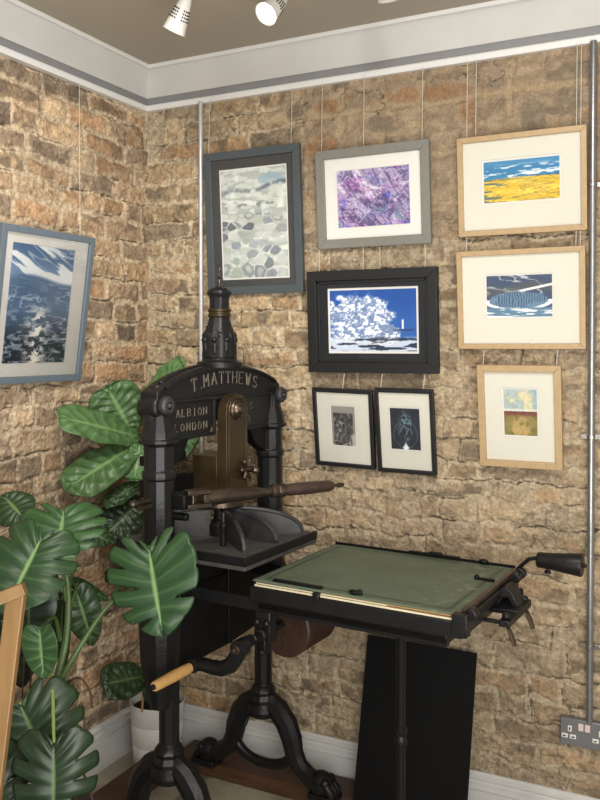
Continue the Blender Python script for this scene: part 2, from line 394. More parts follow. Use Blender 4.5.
def paint_spray(X, Y):
    C = base(X, (26, 76, 152)); C = mixc(C, (52, 106, 176), sstep(.9, .35, Y)*.5)
    r = np.hypot((X-.34)/.42, (Y-.50)/.42); m = sstep(1.06, .86, r+.75*(fbm(X*11, Y*10, 3)-.5))
    m = np.maximum(m, sstep(1.0, .8, np.hypot((X-.60)/.24, (Y-.28)/.22)+.4*(fbm(X*12, Y*12, 5)-.5)))
    sp = base(X, (226, 232, 240)); sp = mixc(sp, (84, 108, 152), ridge(X, Y, 16, 16, 4, .09)*.8); sp = mixc(sp, (96, 118, 160), dither(X, Y, 26, 22, 8, .50, .56)*.75)
    C = C*(1-m[..., None])+sp*m[..., None]
    low = sstep(.26, .18, Y+.05*(fbm(X*6, Y*6, 7)-.5)); lc = base(X, (216, 220, 226)); lc = mixc(lc, (32, 38, 56), dither(X, Y, 5, 26, 9, .50, .54))
    C = C*(1-(low*.85)[..., None])+lc*(low*.85)[..., None]
    C = mixc(C, (30, 38, 60), sstep(.02, .0, np.abs(Y-.34))*sstep(.72, .76, X)*sstep(1.0, .93, X)*.9)
    C = mixc(C, (228, 228, 226), sstep(.014, .008, np.abs(X-.845))*sstep(.35, .37, Y)*sstep(.52, .50, Y))
    return C
def paint_yellow(X, Y):
    C = base(X, (70, 132, 172)); C = mixc(C, (46, 108, 156), sstep(.5, .66, Y)*(1-sstep(.8, .95, Y))*.4)
    C = mixc(C, (226, 232, 230), dither(X, Y, 5, 22, 3, .56, .62)*sstep(.55, .6, Y)*sstep(.95, .8, Y)*.95)
    f = sstep(.56, .545, Y-.03*np.sin(X*3)); fc = base(X, (214, 178, 62)); fc = mixc(fc, (236, 200, 84), dither(X, Y, 5, 12, 8, .45, .6))
    fc = mixc(fc, (104, 116, 104), dither(X, Y, 7, 22, 4, .48, .56)*(.25+.75*sstep(.65, .1, X))); fc = mixc(fc, (120, 112, 52), ridge(X, Y, 5, 22, 5, .04)*.6)
    C = C*(1-f[..., None])+fc*f[..., None]
    return mixc(C, (58, 84, 110), sstep(.02, .01, np.abs(Y-.585))*dither(X, Y, 30, 6, 9, .45, .5)*sstep(.5, .7, X))
def paint_hill(X, Y):
    C = base(X, (66, 80, 104)); C = mixc(C, (226, 228, 224), ridge(X, Y+.2*X, 3, 6, 2, .03)*.7*sstep(.5, .6, Y))
    C = mixc(C, (92, 92, 86), sstep(.16, .04, np.abs(Y-.62-.35*np.clip(X-.3, 0, 1)+.28*np.clip(X-.75, 0, 1)*3))*.5)
    C = mixc(C, (236, 236, 230), sstep(.035, .02, np.abs(Y-.60-.30*np.maximum(X-.45, 0)))*sstep(.45, .55, X))
    r = np.hypot((X-.48)/.44, (Y-.40)/.20)+.12*(fbm(X*16, Y*9, 7)-.5); m = sstep(1.05, .98, r); tr = mixc(base(X, (104, 132, 154)), (44, 64, 94), sstep(-.3, .6, np.sin(X*150+9*fbm(X*9, Y*5, 4)))*.7*dither(X, Y, 9, 7, 12, .3, .5))
    C = mixc(C, (232, 234, 232), sstep(1.28, 1.2, r)*sstep(.42, .40, Y+.0*X)); C = C*(1-m[..., None])+tr*m[..., None]
    lo = sstep(.24, .20, Y); lc = mixc(base(X, (92, 126, 150)), (232, 234, 232), dither(X, Y, 3, 22, 6, .50, .55)); return C*(1-lo[..., None])+lc*lo[..., None]
def paint_field(X, Y):
    C = base(X, (166, 178, 176)); C = mixc(C, (206, 196, 160), dither(X, Y, 4, 8, 2, .42, .62)); C = mixc(C, (138, 168, 180), sstep(.7, .95, X)*dither(X, Y, 6, 6, 3, .35, .5)*.8)
    C = mixc(C, (226, 224, 206), sstep(.05, .0, np.abs(Y-.55))*.7)
    f = sstep(.53, .515, Y); fc = base(X, (136, 124, 74)); fc = mixc(fc, (176, 150, 98), sstep(.34, .2, np.hypot(X-.5, (Y-.18)*1.1)))
    fc = mixc(fc, (104, 104, 48), dither(X, Y, 8, 8, 5, .5, .65)*.7); fc = mixc(fc, (112, 52, 58), sstep(.12, .0, np.abs(Y-.50))*.85)
    return (C*(1-f[..., None])+fc*f[..., None])*(.9+.2*fbm(X*20, Y*20, 9))[..., None]
def paint_etching(X, Y):
    C = base(X, (142, 140, 132)); d = sstep(.84, .82, Y)*sstep(.06, .10, X)*sstep(.94, .88, X-.0*Y)
    f = base(X, (78, 76, 72))*(.7+.6*fbm(X*14, Y*18, 2))[..., None]; f = mixc(f, (170, 168, 158), ridge(X, Y, 6, 5, 3, .05)*.8); f = mixc(f, (40, 38, 36), dither(X, Y, 6, 6, 5, .55, .65)*.6)
    C = C*(1-d[..., None])+f*d[..., None]; return mixc(C, (176, 174, 164), sstep(.8, .9, X)*sstep(.35, .25, Y))
def paint_swirl(X, Y):
    C = base(X, (42, 45, 54))*(.75+.5*fbm(X*6, Y*6, 2))[..., None]; cx = X-.5; r = np.hypot(cx/.3, (Y-.55)/.42)
    C = mixc(C, (118, 146, 156), ridge(X+.1*np.sin(Y*9), Y, 9, 9, 3, .08)*sstep(1.1, .5, r)*.85)
    C = mixc(C, (120, 146, 156), sstep(.03, .01, np.abs(np.hypot(cx/.42, (Y-.36)/.34)-.95))*.5)
    return mixc(C, (224, 232, 230), sstep(.16, .06, np.abs(cx)+.9*np.abs(Y-.04)))
def art(name, x0, x1, z0, z1, d, fn, parent, n=150):
    w = n; h = max(30, int(n*(z1-z0)/(x1-x0))); X, Y = np.meshgrid(np.linspace(0, 1, w), np.linspace(0, 1, h))
    P = np.stack([x0+X*(x1-x0), 0*X-d, z0+Y*(z1-z0)], -1)
    return grid_obj(name, P, fn(X, Y), M['art'], parent)
def picture(name, label, group, loc, rz, lean, W, H, T, fw, fm, mount, artrect, fn, margin, wires=(), inner=None, depth=.024, roll=0):
    """frame face in local x (0..W), z (0..H), back at local y=0, faces -y; hinge at bottom"""
    root = bpy.data.objects.new(name, None); link(root); root.location = loc; root.rotation_mode = 'XYZ'
    root.matrix_world = Matrix.Translation(loc) @ Matrix.Rotation(rz, 4, 'Z') @ Matrix.Rotation(lean, 4, 'X') @ Matrix.Rotation(roll, 4, 'Y')
    tag(root, label, 'picture', group)
    s = MB(); b = .003
    # four mitred bars
    def bar(p, q, pi, qi):
        for_ = [(p, q, qi, pi)]
        vs = []
        for y in (0, -T):
            vs.append([s.bm.verts.new((a[0], y, a[1])) for a in (p, q, qi, pi)])
        A, B = vs; s.bm.faces.new(A); s.bm.faces.new(B[::-1])
        for i in range(4): s.bm.faces.new((A[i], A[(i+1) % 4], B[(i+1) % 4], B[i]))
    o = [(0, 0), (W, 0), (W, H), (0, H)]; i_ = [(fw, fw), (W-fw, fw), (W-fw, H-fw), (fw, H-fw)]
    for k in range(4): bar(o[k], o[(k+1) % 4], i_[k], i_[(k+1) % 4])
    s.build('frame', fm, root, bevel=.0015)
    if inner:   # raised inner slip
        MBi = MB(); g = inner
        for (a0, a1, c0, c1) in ((fw, W-fw, fw, fw+g), (fw, W-fw, H-fw-g, H-fw), (fw, fw+g, fw, H-fw), (W-fw-g, W-fw, fw, H-fw)):
            MBi.box(a0, a1, -T*.72, -.003, c0, c1)
        MBi.build('inner_frame', fm, root, bevel=.001)
    a0, a1, c0, c1 = artrect
    # mount with a window cut for the print
    wx0, wx1, wz0, wz1 = a0-margin, a1+margin, c0-margin, c1+margin
    s = MB(); e = .002
    for (p0, p1, q0, q1) in ((fw-e, wx0, fw-e, H-fw+e), (wx1, W-fw+e, fw-e, H-fw+e), (wx0, wx1, fw-e, wz0), (wx0, wx1, wz1, H-fw+e)):
        s.box(p0, p1, -T*.5, -T*.5+.003, q0, q1)
    s.build('mount', mount, root)
    MB().box(wx0-.004, wx1+.004, -T*.5+.0035, -T*.5+.006, wz0-.004, wz1+.004).build('print_paper', M['mat_white'], root)
    art('print', a0, a1, c0, c1, T*.5-.0028, fn, root)
    MB().box(fw-e, W-fw+e, -T*.5-.0035, -T*.5-.0028, fw-e, H-fw+e).build('glass', M['glass'], root)
    MB().box(fw*.5, W-fw*.5, -.004, -.001, fw*.5, H-fw*.5).build('backing_board', M['paper'], root)
    inv = root.matrix_world.inverted()
    for (p, q) in wires:
        MB().tube([inv @ Vector(p), inv @ Vector(q)], .0011, n=6).build('hanging_wire', M['wire'], root)
    return root
def wire_x(x, z0, z1, y0=-.03, y1=-.034): return ((x, y1, z1), (x, y0, z0))
WG = None
def bpic(label, x0, z0, W, H, le, *a, **k):   # picture on the back wall
    return picture('framed_picture', label, None, Vector((x0, -.012, z0)), 0, math.atan2(le, H), W, H, *a, **k)
RZ = 2.585
bpic('slate grey framed portrait print of pale beach pebbles on a dark mount', .321, 1.835, .412, .540, .035,
     .020, .030, M['frame_slate'], M['mat_dark'], (.068, .348, .062, .468), paint_pebbles, .006,
     wires=[wire_x(.332, 2.37, RZ, -.045), wire_x(.690, 2.37, RZ, -.045)])
bpic('warm grey framed print of tangled purple and lilac strokes in a white mount', .796, 1.989, .424, .348, .03,
     .022, .032, M['frame_grey'], M['mat_white'], (.078, .348, .072, .271), paint_purple, .001,
     wires=[wire_x(.812, 2.335, RZ, -.04), wire_x(.975, 2.335, RZ, -.04), wire_x(1.19, 2.335, RZ, -.04)])
bpic('wide black framed blue print of a white bursting wave with tiny lighthouse', .760, 1.543, .488, .364, .02,
     .028, .036, M['frame_black'], M['mat_black'], (.084, .410, .076, .293), paint_spray, .008, inner=.010,
     wires=[wire_x(.972, 1.895, 1.984, -.034), wire_x(1.035, 1.895, 1.984, -.034), wire_x(.80, 1.895, 1.984, -.034), wire_x(1.20, 1.895, 1.984, -.034)])
bpic('light oak framed print of a yellow field under blue sky, topmost of the right column', 1.317, 2.003, .411, .323, .03,
     .022, .018, M['oak'], M['mat_cream'], (.085, .327, .106, .238), paint_yellow, .007,
     wires=[wire_x(1.345, 2.31, RZ, -.04), wire_x(1.375, 2.31, RZ, -.04), wire_x(1.695, 2.31, RZ, -.04), wire_x(1.708, 2.31, RZ, -.04)])
bpic('light oak framed print of a dark blue hill, between the yellow field and portrait prints', 1.317, 1.629, .409, .323, .03,
     .022, .017, M['oak'], M['mat_cream'], (.096, .306, .104, .239), paint_hill, .005,
     wires=[wire_x(1.345, 1.945, 1.998, -.04), wire_x(1.695, 1.945, 1.998, -.04), wire_x(1.708, 1.945, 1.998, -.04)])
bpic('small light oak framed portrait print of a brown field with a dark red horizon', 1.392, 1.243, .266, .338, .05,
     .022, .022, M['oak'], M['mat_cream'], (.082, .188, .106, .258), paint_field, .006,
     wires=[wire_x(1.405, 1.572, 1.624, -.05), wire_x(1.640, 1.572, 1.624, -.05)])
bpic('thin black framed grey etching, left of the small pair under the wave print', .785, 1.206, .231, .287, .05,
     .018, .014, M['frame_black'], M['mat_cream'], (.067, .158, .078, .222), paint_etching, .005, roll=R(1.2),
     wires=[wire_x(.90, 1.485, 1.538, -.05)])
bpic('thin black framed dark print with pale swirling figure, right of the small pair', 1.028, 1.197, .212, .300, .05,
     .018, .014, M['frame_black'], M['mat_cream'], (.051, .158, .084, .230), paint_swirl, .004, roll=R(.4),
     wires=[wire_x(1.045, 1.49, 1.538, -.05), wire_x(1.20, 1.49, 1.538, -.05)])
picture('framed_picture', 'blue grey framed print of dark glittering sea, alone on the left brick wall', None,
        Vector((.012, -.862, 1.515)), PI/2, R(8), .430, .515, .022, .022, M['frame_blue'], M['mat_white'], (.058, .345, .067, .460), paint_seascape, .001,
        wires=[((.031, -.431, 2.585), (.088, -.495, 2.02))])

# ------------------------------------------------------------------ conduits, socket
def conduit(x, z0, r, m, label, clips=(), name='conduit_pipe'):
    root = empty(name, (x, -.034, z0), label=label, cat='pipe')
    MB().tube([(0, 0, 0), (0, 0, 2.584-z0)], r, n=18).build('pipe', m, root)
    for z in clips:
        s = MB().lathe([(r+.003, -.007), (r+.003, .007)], (0, 0, z-z0), n=20)
        s.box(-.034 if z < 2 else 0, .034, .006, .012, z-z0-.008, z-z0+.008)
        c = s.build('clip', M['steel'], root, bevel=.001)
        MB().lathe([(.004, .002), (.004, .006)], (.026, 0, z-z0), 'y', 10).build('screw', M['steel'], c)
    return root
conduit(.289, 1.02, .0082, M['conduit_white'], 'slim pale conduit running up the brick behind the press beside the pebble print')
conduit(1.744, .452, .0105, M['conduit'], 'galvanised steel conduit running down to the double socket at far right', clips=(.69, 1.352, 2.14))
sk = empty('wall_socket', (1.728, -.02, .408), label='brushed steel double power socket low on the brick wall', cat='socket')
MB().box(-.073, .073, -.012, .012, -.043, .043).build('plate', M['socket'], sk, bevel=.002)
for sx in (-1, 1):
    MB().box(sx*.010-.008, sx*.010+.008, -.017, -.011, .010, .033).build('switch', M['pink'], sk, bevel=.0015)
    c = sx*.047
    s = MB()
    s.box(c-.006+.003, c+.009, -.0145, -.011, .002, .020); s.box(c-.022, c-.003, -.0145, -.011, -.020, -.007); s.box(c+.003, c+.022, -.0145, -.011, -.020, -.007)
    g = s.build('outlet', M['plastic'], sk, bevel=.001)
    MB().box(c+.001, c+.005, -.0155, -.0140, .006, .016).box(c-.018, c-.009, -.0155, -.0140, -.016, -.012).box(c+.009, c+.018, -.0155, -.0140, -.016, -.012).build('pin_hole', M['hole'], g)

# ------------------------------------------------------------------ timber beams and black sheet
s = MB().box(.26, 1.62, -.172, -.040, FLOOR, .085)
tag(s.build('timber_beam', M['beam'], bevel=.004), 'brown stained timber beam on the floor along the back skirting board', 'beam')
s = MB().box(.170, .285, -1.9, -.27, FLOOR, .085)
tag(s.build('timber_beam', M['beam'], bevel=.004), 'brown stained timber beam on the floor along the left wall', 'beam')
M['beam_end'] = M['beam']
bs = MB().box(0, .392, -.004, 0, 0, .600)
bo = bs.build('black_sheet', M['blackboard'], bevel=.001); bo.location = (.995, -.185, FLOOR+.001); bo.rotation_euler = (-math.atan2(.15, .6), 0, 0)
tag(bo, 'large matt black sheet leaning on the brick wall under the press bed', 'board')

# ------------------------------------------------------------------ the hand press
PX = bpy.data.objects.new('hand_press', None); link(PX); PX.location = (.637, -.451, FLOOR); PX.rotation_euler = (0, 0, R(-3.7))
tag(PX, 'antique black cast iron hand printing press with gilt lettering and green bed', 'printing press')
PL = (0, 0, -FLOOR)
def pp(mb, name, m, parent=None, bevel=0, **k):
    return mb.build(name, m, parent or PX, bevel, loc=None if parent else PL, **k)
CV = .306   # column offset
# columns
for sy in (-1, 1):
    v = sy*CV; s = MB()
    s.lathe([(.030, .56), (.044, .62), (.058, .70), (.062, .78), (.062, .84), (.050, .87), (.050, .96), (.047, 1.0), (.045, 1.24), (.050, 1.245), (.052, 1.255), (.050, 1.265), (.045, 1.27),
             (.045, 1.340), (.048, 1.346), (.061, 1.350), (.062, 1.360), (.054, 1.363), (.053, 1.378), (.048, 1.395), (.040, 1.42), (.036, 1.45), (.030, 1.47)], (0, v, 0), n=12)
    c = pp(s, 'column', M['iron'], sharp=25, bevel=.001)
# lower casting between the columns
s = MB()
pts = [(-.30, .96), (.30, .96), (.30, .72), (.22, .68), (.0, .66), (-.22, .66), (-.33, .60), (-.345, .72), (-.33, .86)]
s.prism(pts, -.035, .035, 'vz')
s.box(.032, .040, -.26, .26, .70, .90); s.box(-.02, .045, -.012, .012, .665, .95)
pp(s, 'lower_frame', M['iron_dull'], bevel=.004)
# crown: arch
def ztop(v): return 1.405+.172*math.sqrt(max(0, 1-(v/.405)**2))
V_ = [-.338+i*.676/40 for i in range(41)]
top = [(v, min(ztop(v), 1.572)) for v in V_]
bot = [(v, 1.352 if abs(v) > .10 else 1.352) for v in reversed(V_)]
bot = []
for v in reversed(V_):
    a = abs(v); z = 1.352
    if a < .085: z = 1.352+.05*math.sqrt(max(0, 1-(a/.085)**2))
    if a > .285: z = 1.352+.10*((a-.285)/.067)**1.5
    bot.append((v, z))
s = MB().prism(top+bot, -.045, .022, 'vz')
# thick rolled top rim
s.tube([(-.012, v, z-.004) for v, z in top[3:-3]], .012, n=8)
pp(s, 'crown', M['iron'], bevel=.004)
s = MB()   # border mouldings of the crown face
s.tube([(.024, v, z-.008) for v, z in top[2:-2]], .0065, n=8)
for a, b in (((-.285, 1.470), (.285, 1.470)), ((-.28, 1.358), (-.06, 1.358)), ((.06, 1.358), (.28, 1.358)), ((-.28, 1.358), (-.285, 1.470)), ((.28, 1.358), (.285, 1.470)), ((-.062, 1.358), (-.062, 1.47)), ((.062, 1.358), (.062, 1.47))):
    s.tube([(.023, a[0], a[1]), (.023, b[0], b[1])], .006, n=8)
pp(s, 'crown_moulding', M['iron'])
for sy in (-1, 1):   # scrolled ends
    s = MB().lathe([(.020, -.050), (.033, -.047), (.036, -.04), (.036, .010), (.034, .020), (.030, .024), (.024, .026), (.024, .034), (.020, .038)], (0, sy*.318, 1.455), 'x', 24)
    s.tube([(-.01, sy*.312, 1.40), (-.012, sy*.314, 1.45), (-.015, sy*.29, 1.51)], [.036, .038, .026], n=14)
    b = pp(s, 'scroll', M['iron'])
    t = MB().lathe([(.026, .030), (.029, .036), (.028, .046), (.022, .052), (.012, .053), (.009, .046)], (0, sy*.318, 1.462), 'x', 22)
    t.ball((.050, sy*.318, 1.462), .008); t.build('rosette', M['iron_grey'], b)
# cross ribs that tie the crown to the columns
s = MB()
for sy in (-1, 1):
    q = [(sy*.27, 1.352), (sy*.17, 1.352), (sy*.20, 1.30), (sy*.24, 1.275), (sy*.27, 1.26)]
    s.prism(q if sy > 0 else q[::-1], -.03, .008, 'vz')
s.box(-.10, -.06, -.28, -.10, 1.27, 1.30); s.box(-.11, -.06, -.27, .27, 1.17, 1.225)
pp(s, 'crown_bracket', M['iron_dull'], bevel=.003)
# pierced royal style scrollwork panel seen beneath the crown on the left
s = MB(); rr = random.Random(3)
for i in range(16):
    cv = -.132+rr.random()*.044; cz = 1.235+rr.random()*.055; r0 = .006+rr.random()*.008
    s.tube([(-.075, cv+r0*math.cos(t), cz+r0*math.sin(t)) for t in [k*PI*1.5/8+i for k in range(9)]], .0028, n=6)
s.tube([(-.075, -.15, 1.226), (-.075, -.08, 1.226)], .004, n=6); s.tube([(-.075, -.11, 1.226), (-.075, -.11, 1.305)], .003, n=6)
pp(s, 'scrollwork', M['brass'])
# finial
s = MB()
s.lathe([(.074, 1.566), (.076, 1.574), (.074, 1.584), (.060, 1.588), (.056, 1.596), (.058, 1.60)], (0, 0, 0), n=32)
s.lathe([(.055, 1.598), (.056, 1.606), (.054, 1.63), (.056, 1.655), (.054, 1.672), (.046, 1.688), (.039, 1.706), (.034, 1.724), (.032, 1.752), (.031, 1.79), (.034, 1.80), (.039, 1.805), (.040, 1.813), (.034, 1.82), (.022, 1.828), (.010, 1.832)], n=32, fl=8)
for i in range(8):   # acanthus leaves
    t = i*PI/4+.3; c, d = math.cos(t), math.sin(t)
    s.ball((.048*c, .048*d, 1.628+.006*(i % 2)), .016, (.7, .7, 1.6), 10); s.ball((.052*c, .052*d, 1.657), .011, (1, 1, .8), 8); s.ball((.045*math.cos(t+.4), .045*math.sin(t+.4), 1.668), .013, (1, 1, 1.3), 8)
fin = pp(s, 'finial', M['iron'], sharp=50)
MB().lathe([(.0355, 1.732), (.038, 1.734), (.038, 1.740), (.0355, 1.742), (.0355, 1.748), (.038, 1.750), (.038, 1.757), (.0355, 1.759)], n=32).build('brass_band', M['brass'], fin)
MB().lathe([(.008, 1.830), (.009, 1.836), (.004, 1.842), (.003, 1.855), (.007, 1.860), (.003, 1.865), (.003, 1.875), (.006, 1.880), (.003, 1.885), (.003, 1.895), (.006, 1.90), (.002, 1.906)], n=14).build('finial_rod', M['bronze'], fin)
# lettering -------------------------------------------------------
G = {'T': [[(0, 1), (1, 1)], [(.5, 1), (.5, 0)]], 'M': [[(0, 0), (0, 1), (.5, .35), (1, 1), (1, 0)]], 'A': [[(0, 0), (.5, 1), (1, 0)], [(.22, .36), (.78, .36)]],
     'H': [[(0, 0), (0, 1)], [(1, 0), (1, 1)], [(0, .5), (1, .5)]], 'E': [[(1, 1), (0, 1), (0, 0), (1, 0)], [(0, .5), (.75, .5)]], 'W': [[(0, 1), (.25, 0), (.5, .7), (.75, 0), (1, 1)]],
     'S': [[(.95, .85), (.6, 1), (.2, .95), (.05, .75), (.3, .55), (.7, .45), (.95, .25), (.75, .04), (.35, 0), (.03, .15)]], 'L': [[(0, 1), (0, 0), (.9, 0)]],
     'B': [[(0, 0), (0, 1), (.7, 1), (.9, .78), (.7, .53), (0, .53)], [(.7, .53), (1, .27), (.75, 0), (0, 0)]], 'I': [[(.5, 0), (.5, 1)]],
     'O': [[(.5, 1), (.12, .85), (0, .5), (.12, .15), (.5, 0), (.88, .15), (1, .5), (.88, .85), (.5, 1)]], 'N': [[(0, 0), (0, 1), (1, 0), (1, 1)]],
     'D': [[(0, 0), (0, 1), (.6, 1), (.95, .75), (1, .5), (.95, .25), (.6, 0), (0, 0)]], '.': [[(.4, 0), (.6, .0)]], '3': [[(.05, .88), (.4, 1), (.85, .9), (.85, .65), (.4, .53), (.9, .4), (.9, .12), (.45, 0), (.03, .12)]],
     "'": [[(.5, 1), (.4, .75)]]}
SER = {'T': [(.5, 0), ], 'M': [(0, 0), (1, 0), (0, 1), (1, 1)], 'A': [(0, 0), (1, 0)], 'H': [(0, 0), (1, 0), (0, 1), (1, 1)], 'W': [(0, 1), (1, 1), (.5, .7)], 'L': [(0, 1)], 'I': [(.5, 0), (.5, 1)], 'N': [(0, 0), (0, 1), (1, 1)]}
def letters(s, txt, pos, h, w, st, u):
    """pos(i) -> (v, z, tilt) centre bottom of glyph i"""
    for i, ch in enumerate(txt):
        if ch == ' ': continue
        v, z, a = pos(i); ww = w*(.5 if ch in ".'" else 1)
        def P(p):
            x = (p[0]-.5)*ww; y = p[1]*h; return (u, v+x*math.cos(a)-y*math.sin(a), z+x*math.sin(a)+y*math.cos(a))
        for st_ in G[ch]:
            if ch in 'TMAHEWNLI': 
                for k_ in range(len(st_)-1): s.tube([P(st_[k_]), P(st_[k_+1])], st, n=6)
            else: s.tube([P(p) for p in st_], st, n=6)
        for q in SER.get(ch, []):
            s.tube([P((q[0]-.16, q[1])), P((q[0]+.16, q[1]))], st*.8, n=6)
        if ch == 'T': s.tube([P((0, 1)), P((0, .82))], st*.8, n=6); s.tube([P((1, 1)), P((1, .82))], st*.8, n=6)
s = MB(); name = "T.MATTHEWS"; adv = [0, .030, .052, .088, .122, .153, .185, .217, .252, .288]
def arcpos(i):
    v = -.163+adv[i]*1.16; z = 1.487+.030*(1-((v+.002)/.20)**2); a = -1.5*.030*(v/.20)/.2*.8; return v, z, math.atan(a)
letters(s, name, arcpos, .038, .024, .0023, .0235)
pp(s, 'maker_name', M['letter'])
for wd, v0_, z0_, st_w in (('ALBION', -.245, 1.422, .027), ('LONDON', -.252, 1.378, .0285), ('ESS', .098, 1.422, .026), ('33', .110, 1.378, .024)):
    s = MB(); letters(s, wd, lambda i: (v0_+i*st_w, z0_, 0), .022, .016, .0015, .0235); pp(s, 'raised_lettering', M['letter'])
# brass toggle link
def arch(c, hw, z0, z1, n=14): return [(c-hw, z0), (c+hw, z0)] + [(c+hw*math.cos(t), z1-hw+hw*math.sin(t)) for t in [PI*i/n for i in range(n+1)]]
s = MB().prism(arch(.006, .060, 1.165, 1.482), .030, .066, 'vz'); s.prism([(-.062, 1.168), (.060, 1.168), (.060, 1.283), (-.062, 1.283)], -.065, .032, 'vz')
s.tube([(.067, .006+.048*math.cos(t), 1.422+.048*math.sin(t)) for t in [PI*i/14 for i in range(15)]], .004, n=6)
s.tube([(.067, -.042, 1.422), (.067, -.042, 1.20)], .003, n=6); s.tube([(.067, .054, 1.422), (.067, .054, 1.20)], .003, n=6)
lk = pp(s, 'toggle_link', M['brass'], bevel=.004)
MB().lathe([(.035, .062), (.036, .068), (.033, .073), (.029, .071), (.026, .069), (.024, .076), (.017, .082), (.014, .080), (.012, .086), (.006, .090)], (0, .006, 1.430), 'x', 28).build('boss', M['bronze'], lk)
s = MB().lathe([(.018, .060), (.018, .070), (.010, .074), (.008, .100), (.012, .104), (.014, .114), (.008, .122)], (0, .045, 1.232), 'x', 18)
for a in range(6):
    t = a*PI/3; s.tube([(.075, .045, 1.232), (.078, .045+.028*math.cos(t), 1.232+.028*math.sin(t))], [.006, .008], n=8); s.ball((.078, .045+.030*math.cos(t), 1.232+.030*math.sin(t)), .008, seg=10)
s.build('adjusting_screw', M['bronze'], lk)
s = MB().lathe([(.070, 1.112), (.078, 1.118), (.078, 1.140), (.066, 1.150), (.060, 1.170)], (.0, .0, 0), n=28)
pp(s, 'toggle_base', M['bronze'])
# bar (pull handle)
a = Vector((.085, -.270, 1.184)); b = Vector((.345, .215, 1.180)); dv = (b-a).normalized(); Ln = (b-a).length
def on(t, dz=0): q = a+(b-a)*t; return (q.x, q.y, q.z+dz)
s = MB()
s.tube([on(.10), on(.16), on(.22), on(.40), on(.46)], [.022, .0245, .023, .019, .013], n=18)
s.tube([on(.46), on(.50), on(.505), on(.52), on(.545), on(.55), on(.59), on(.595)], [.013, .014, .020, .0225, .020, .0215, .0215, .016], n=18)
br = pp(s, 'bar', M['bronze'])
# clevis fork
ax = dv; sd = dv.cross(Vector((0, 0, 1))).normalized()
mtx = Matrix(((ax.x, sd.x, 0, a.x), (ax.y, sd.y, 0, a.y), (ax.z, sd.z, 1, a.z), (0, 0, 0, 1)))
s = MB(); s.box(-.012, .065, -.020, .020, .012, .026, mtx); s.box(-.012, .065, -.020, .020, -.028, -.014, mtx); s.box(.040, .075, -.018, .018, -.014, .012, mtx)
s.lathe([(.006, -.026), (.006, .026)], (.012, 0, 0), 'z', 12, m=mtx)
pp(s, 'clevis', M['bronze'], br if False else None, bevel=.003)
s = MB().tube([on(.595), on(.62), on(.75), on(.90), on(.925)], [.017, .019, .0205, .0185, .013], n=18)
gp = pp(s, 'bar_grip', M['gripwood'])
pp(MB().tube([on(.92), on(.955), on(.965), on(1.0)], [.005, .005, .008, .006], n=12), 'bar_tip', M['bronze'])
pp(MB().box(-.02, .09, -.30, -.255, 1.155, 1.20).tube([(.02, -.28, 1.13), (.08, -.27, 1.13)], .012), 'bar_hinge', M['iron_dull'], bevel=.004)
# left side bolt
pp(MB().lathe([(.004, -.43), (.010, -.425), (.012, -.41), (.008, -.40), (.006, -.34)], (0, 0, 1.185), 'y', 14).box(-.01, .01, -.40, -.34, 1.165, 1.175), 'side_bolt', M['bronze'])
# piston, platen
pp(MB().lathe([(.034, 1.017), (.036, 1.05), (.026, 1.062), (.020, 1.07), (.020, 1.115)], n=20), 'piston', M['iron'])
pp(MB().lathe([(.010, 1.02), (.010, 1.07), (.013, 1.075), (.013, 1.085), (.009, 1.09), (.009, 1.12)], (.10, -.12, 0), n=14), 'guide_pin', M['iron'])
s = MB().box(-.245, .245, -.215, .20, .982, 1.016)
s.box(-.250, .250, -.220, .205, .978, .992)
pl = pp(s, 'platen', M['plate'], bevel=.003)
s = MB()
s.box(.2455, .252, -.222, .207, .992, 1.019); s.box(-.252, .252, -.222, -.2155, .992, 1.019)
s.build('platen_edge', M['iron'], pl, bevel=.002)
def ribp(ang, L, h=.088):
    m = Matrix.Translation((0, 0, 1.016)) @ Matrix.Rotation(ang, 4, 'Z'); s = MB()
    pts = [(.03, 0), (L, 0), (L, .010)] + [(L-(L-.04)*math.sin(t), .010+(h-.01)*(1-math.cos(t))) if False else (.04+(L-.04)*math.cos(t), .010+(h-.010)*math.sin(t)) for t in [PI/2*i/12 for i in range(1, 13)]] + [(.03, h)]
    s.prism(pts, -.006, .006, 'uz', m=m)
    s.tube([m @ Vector((p[0], 0, p[1])) for p in pts[2:]], .008, n=8)
    s.build('rib', M['iron_grey'], pl)
for an, L in ((-38, .265), (-2, .225), (35, .27), (90, .18), (-142, .25)): ribp(R(an), L)
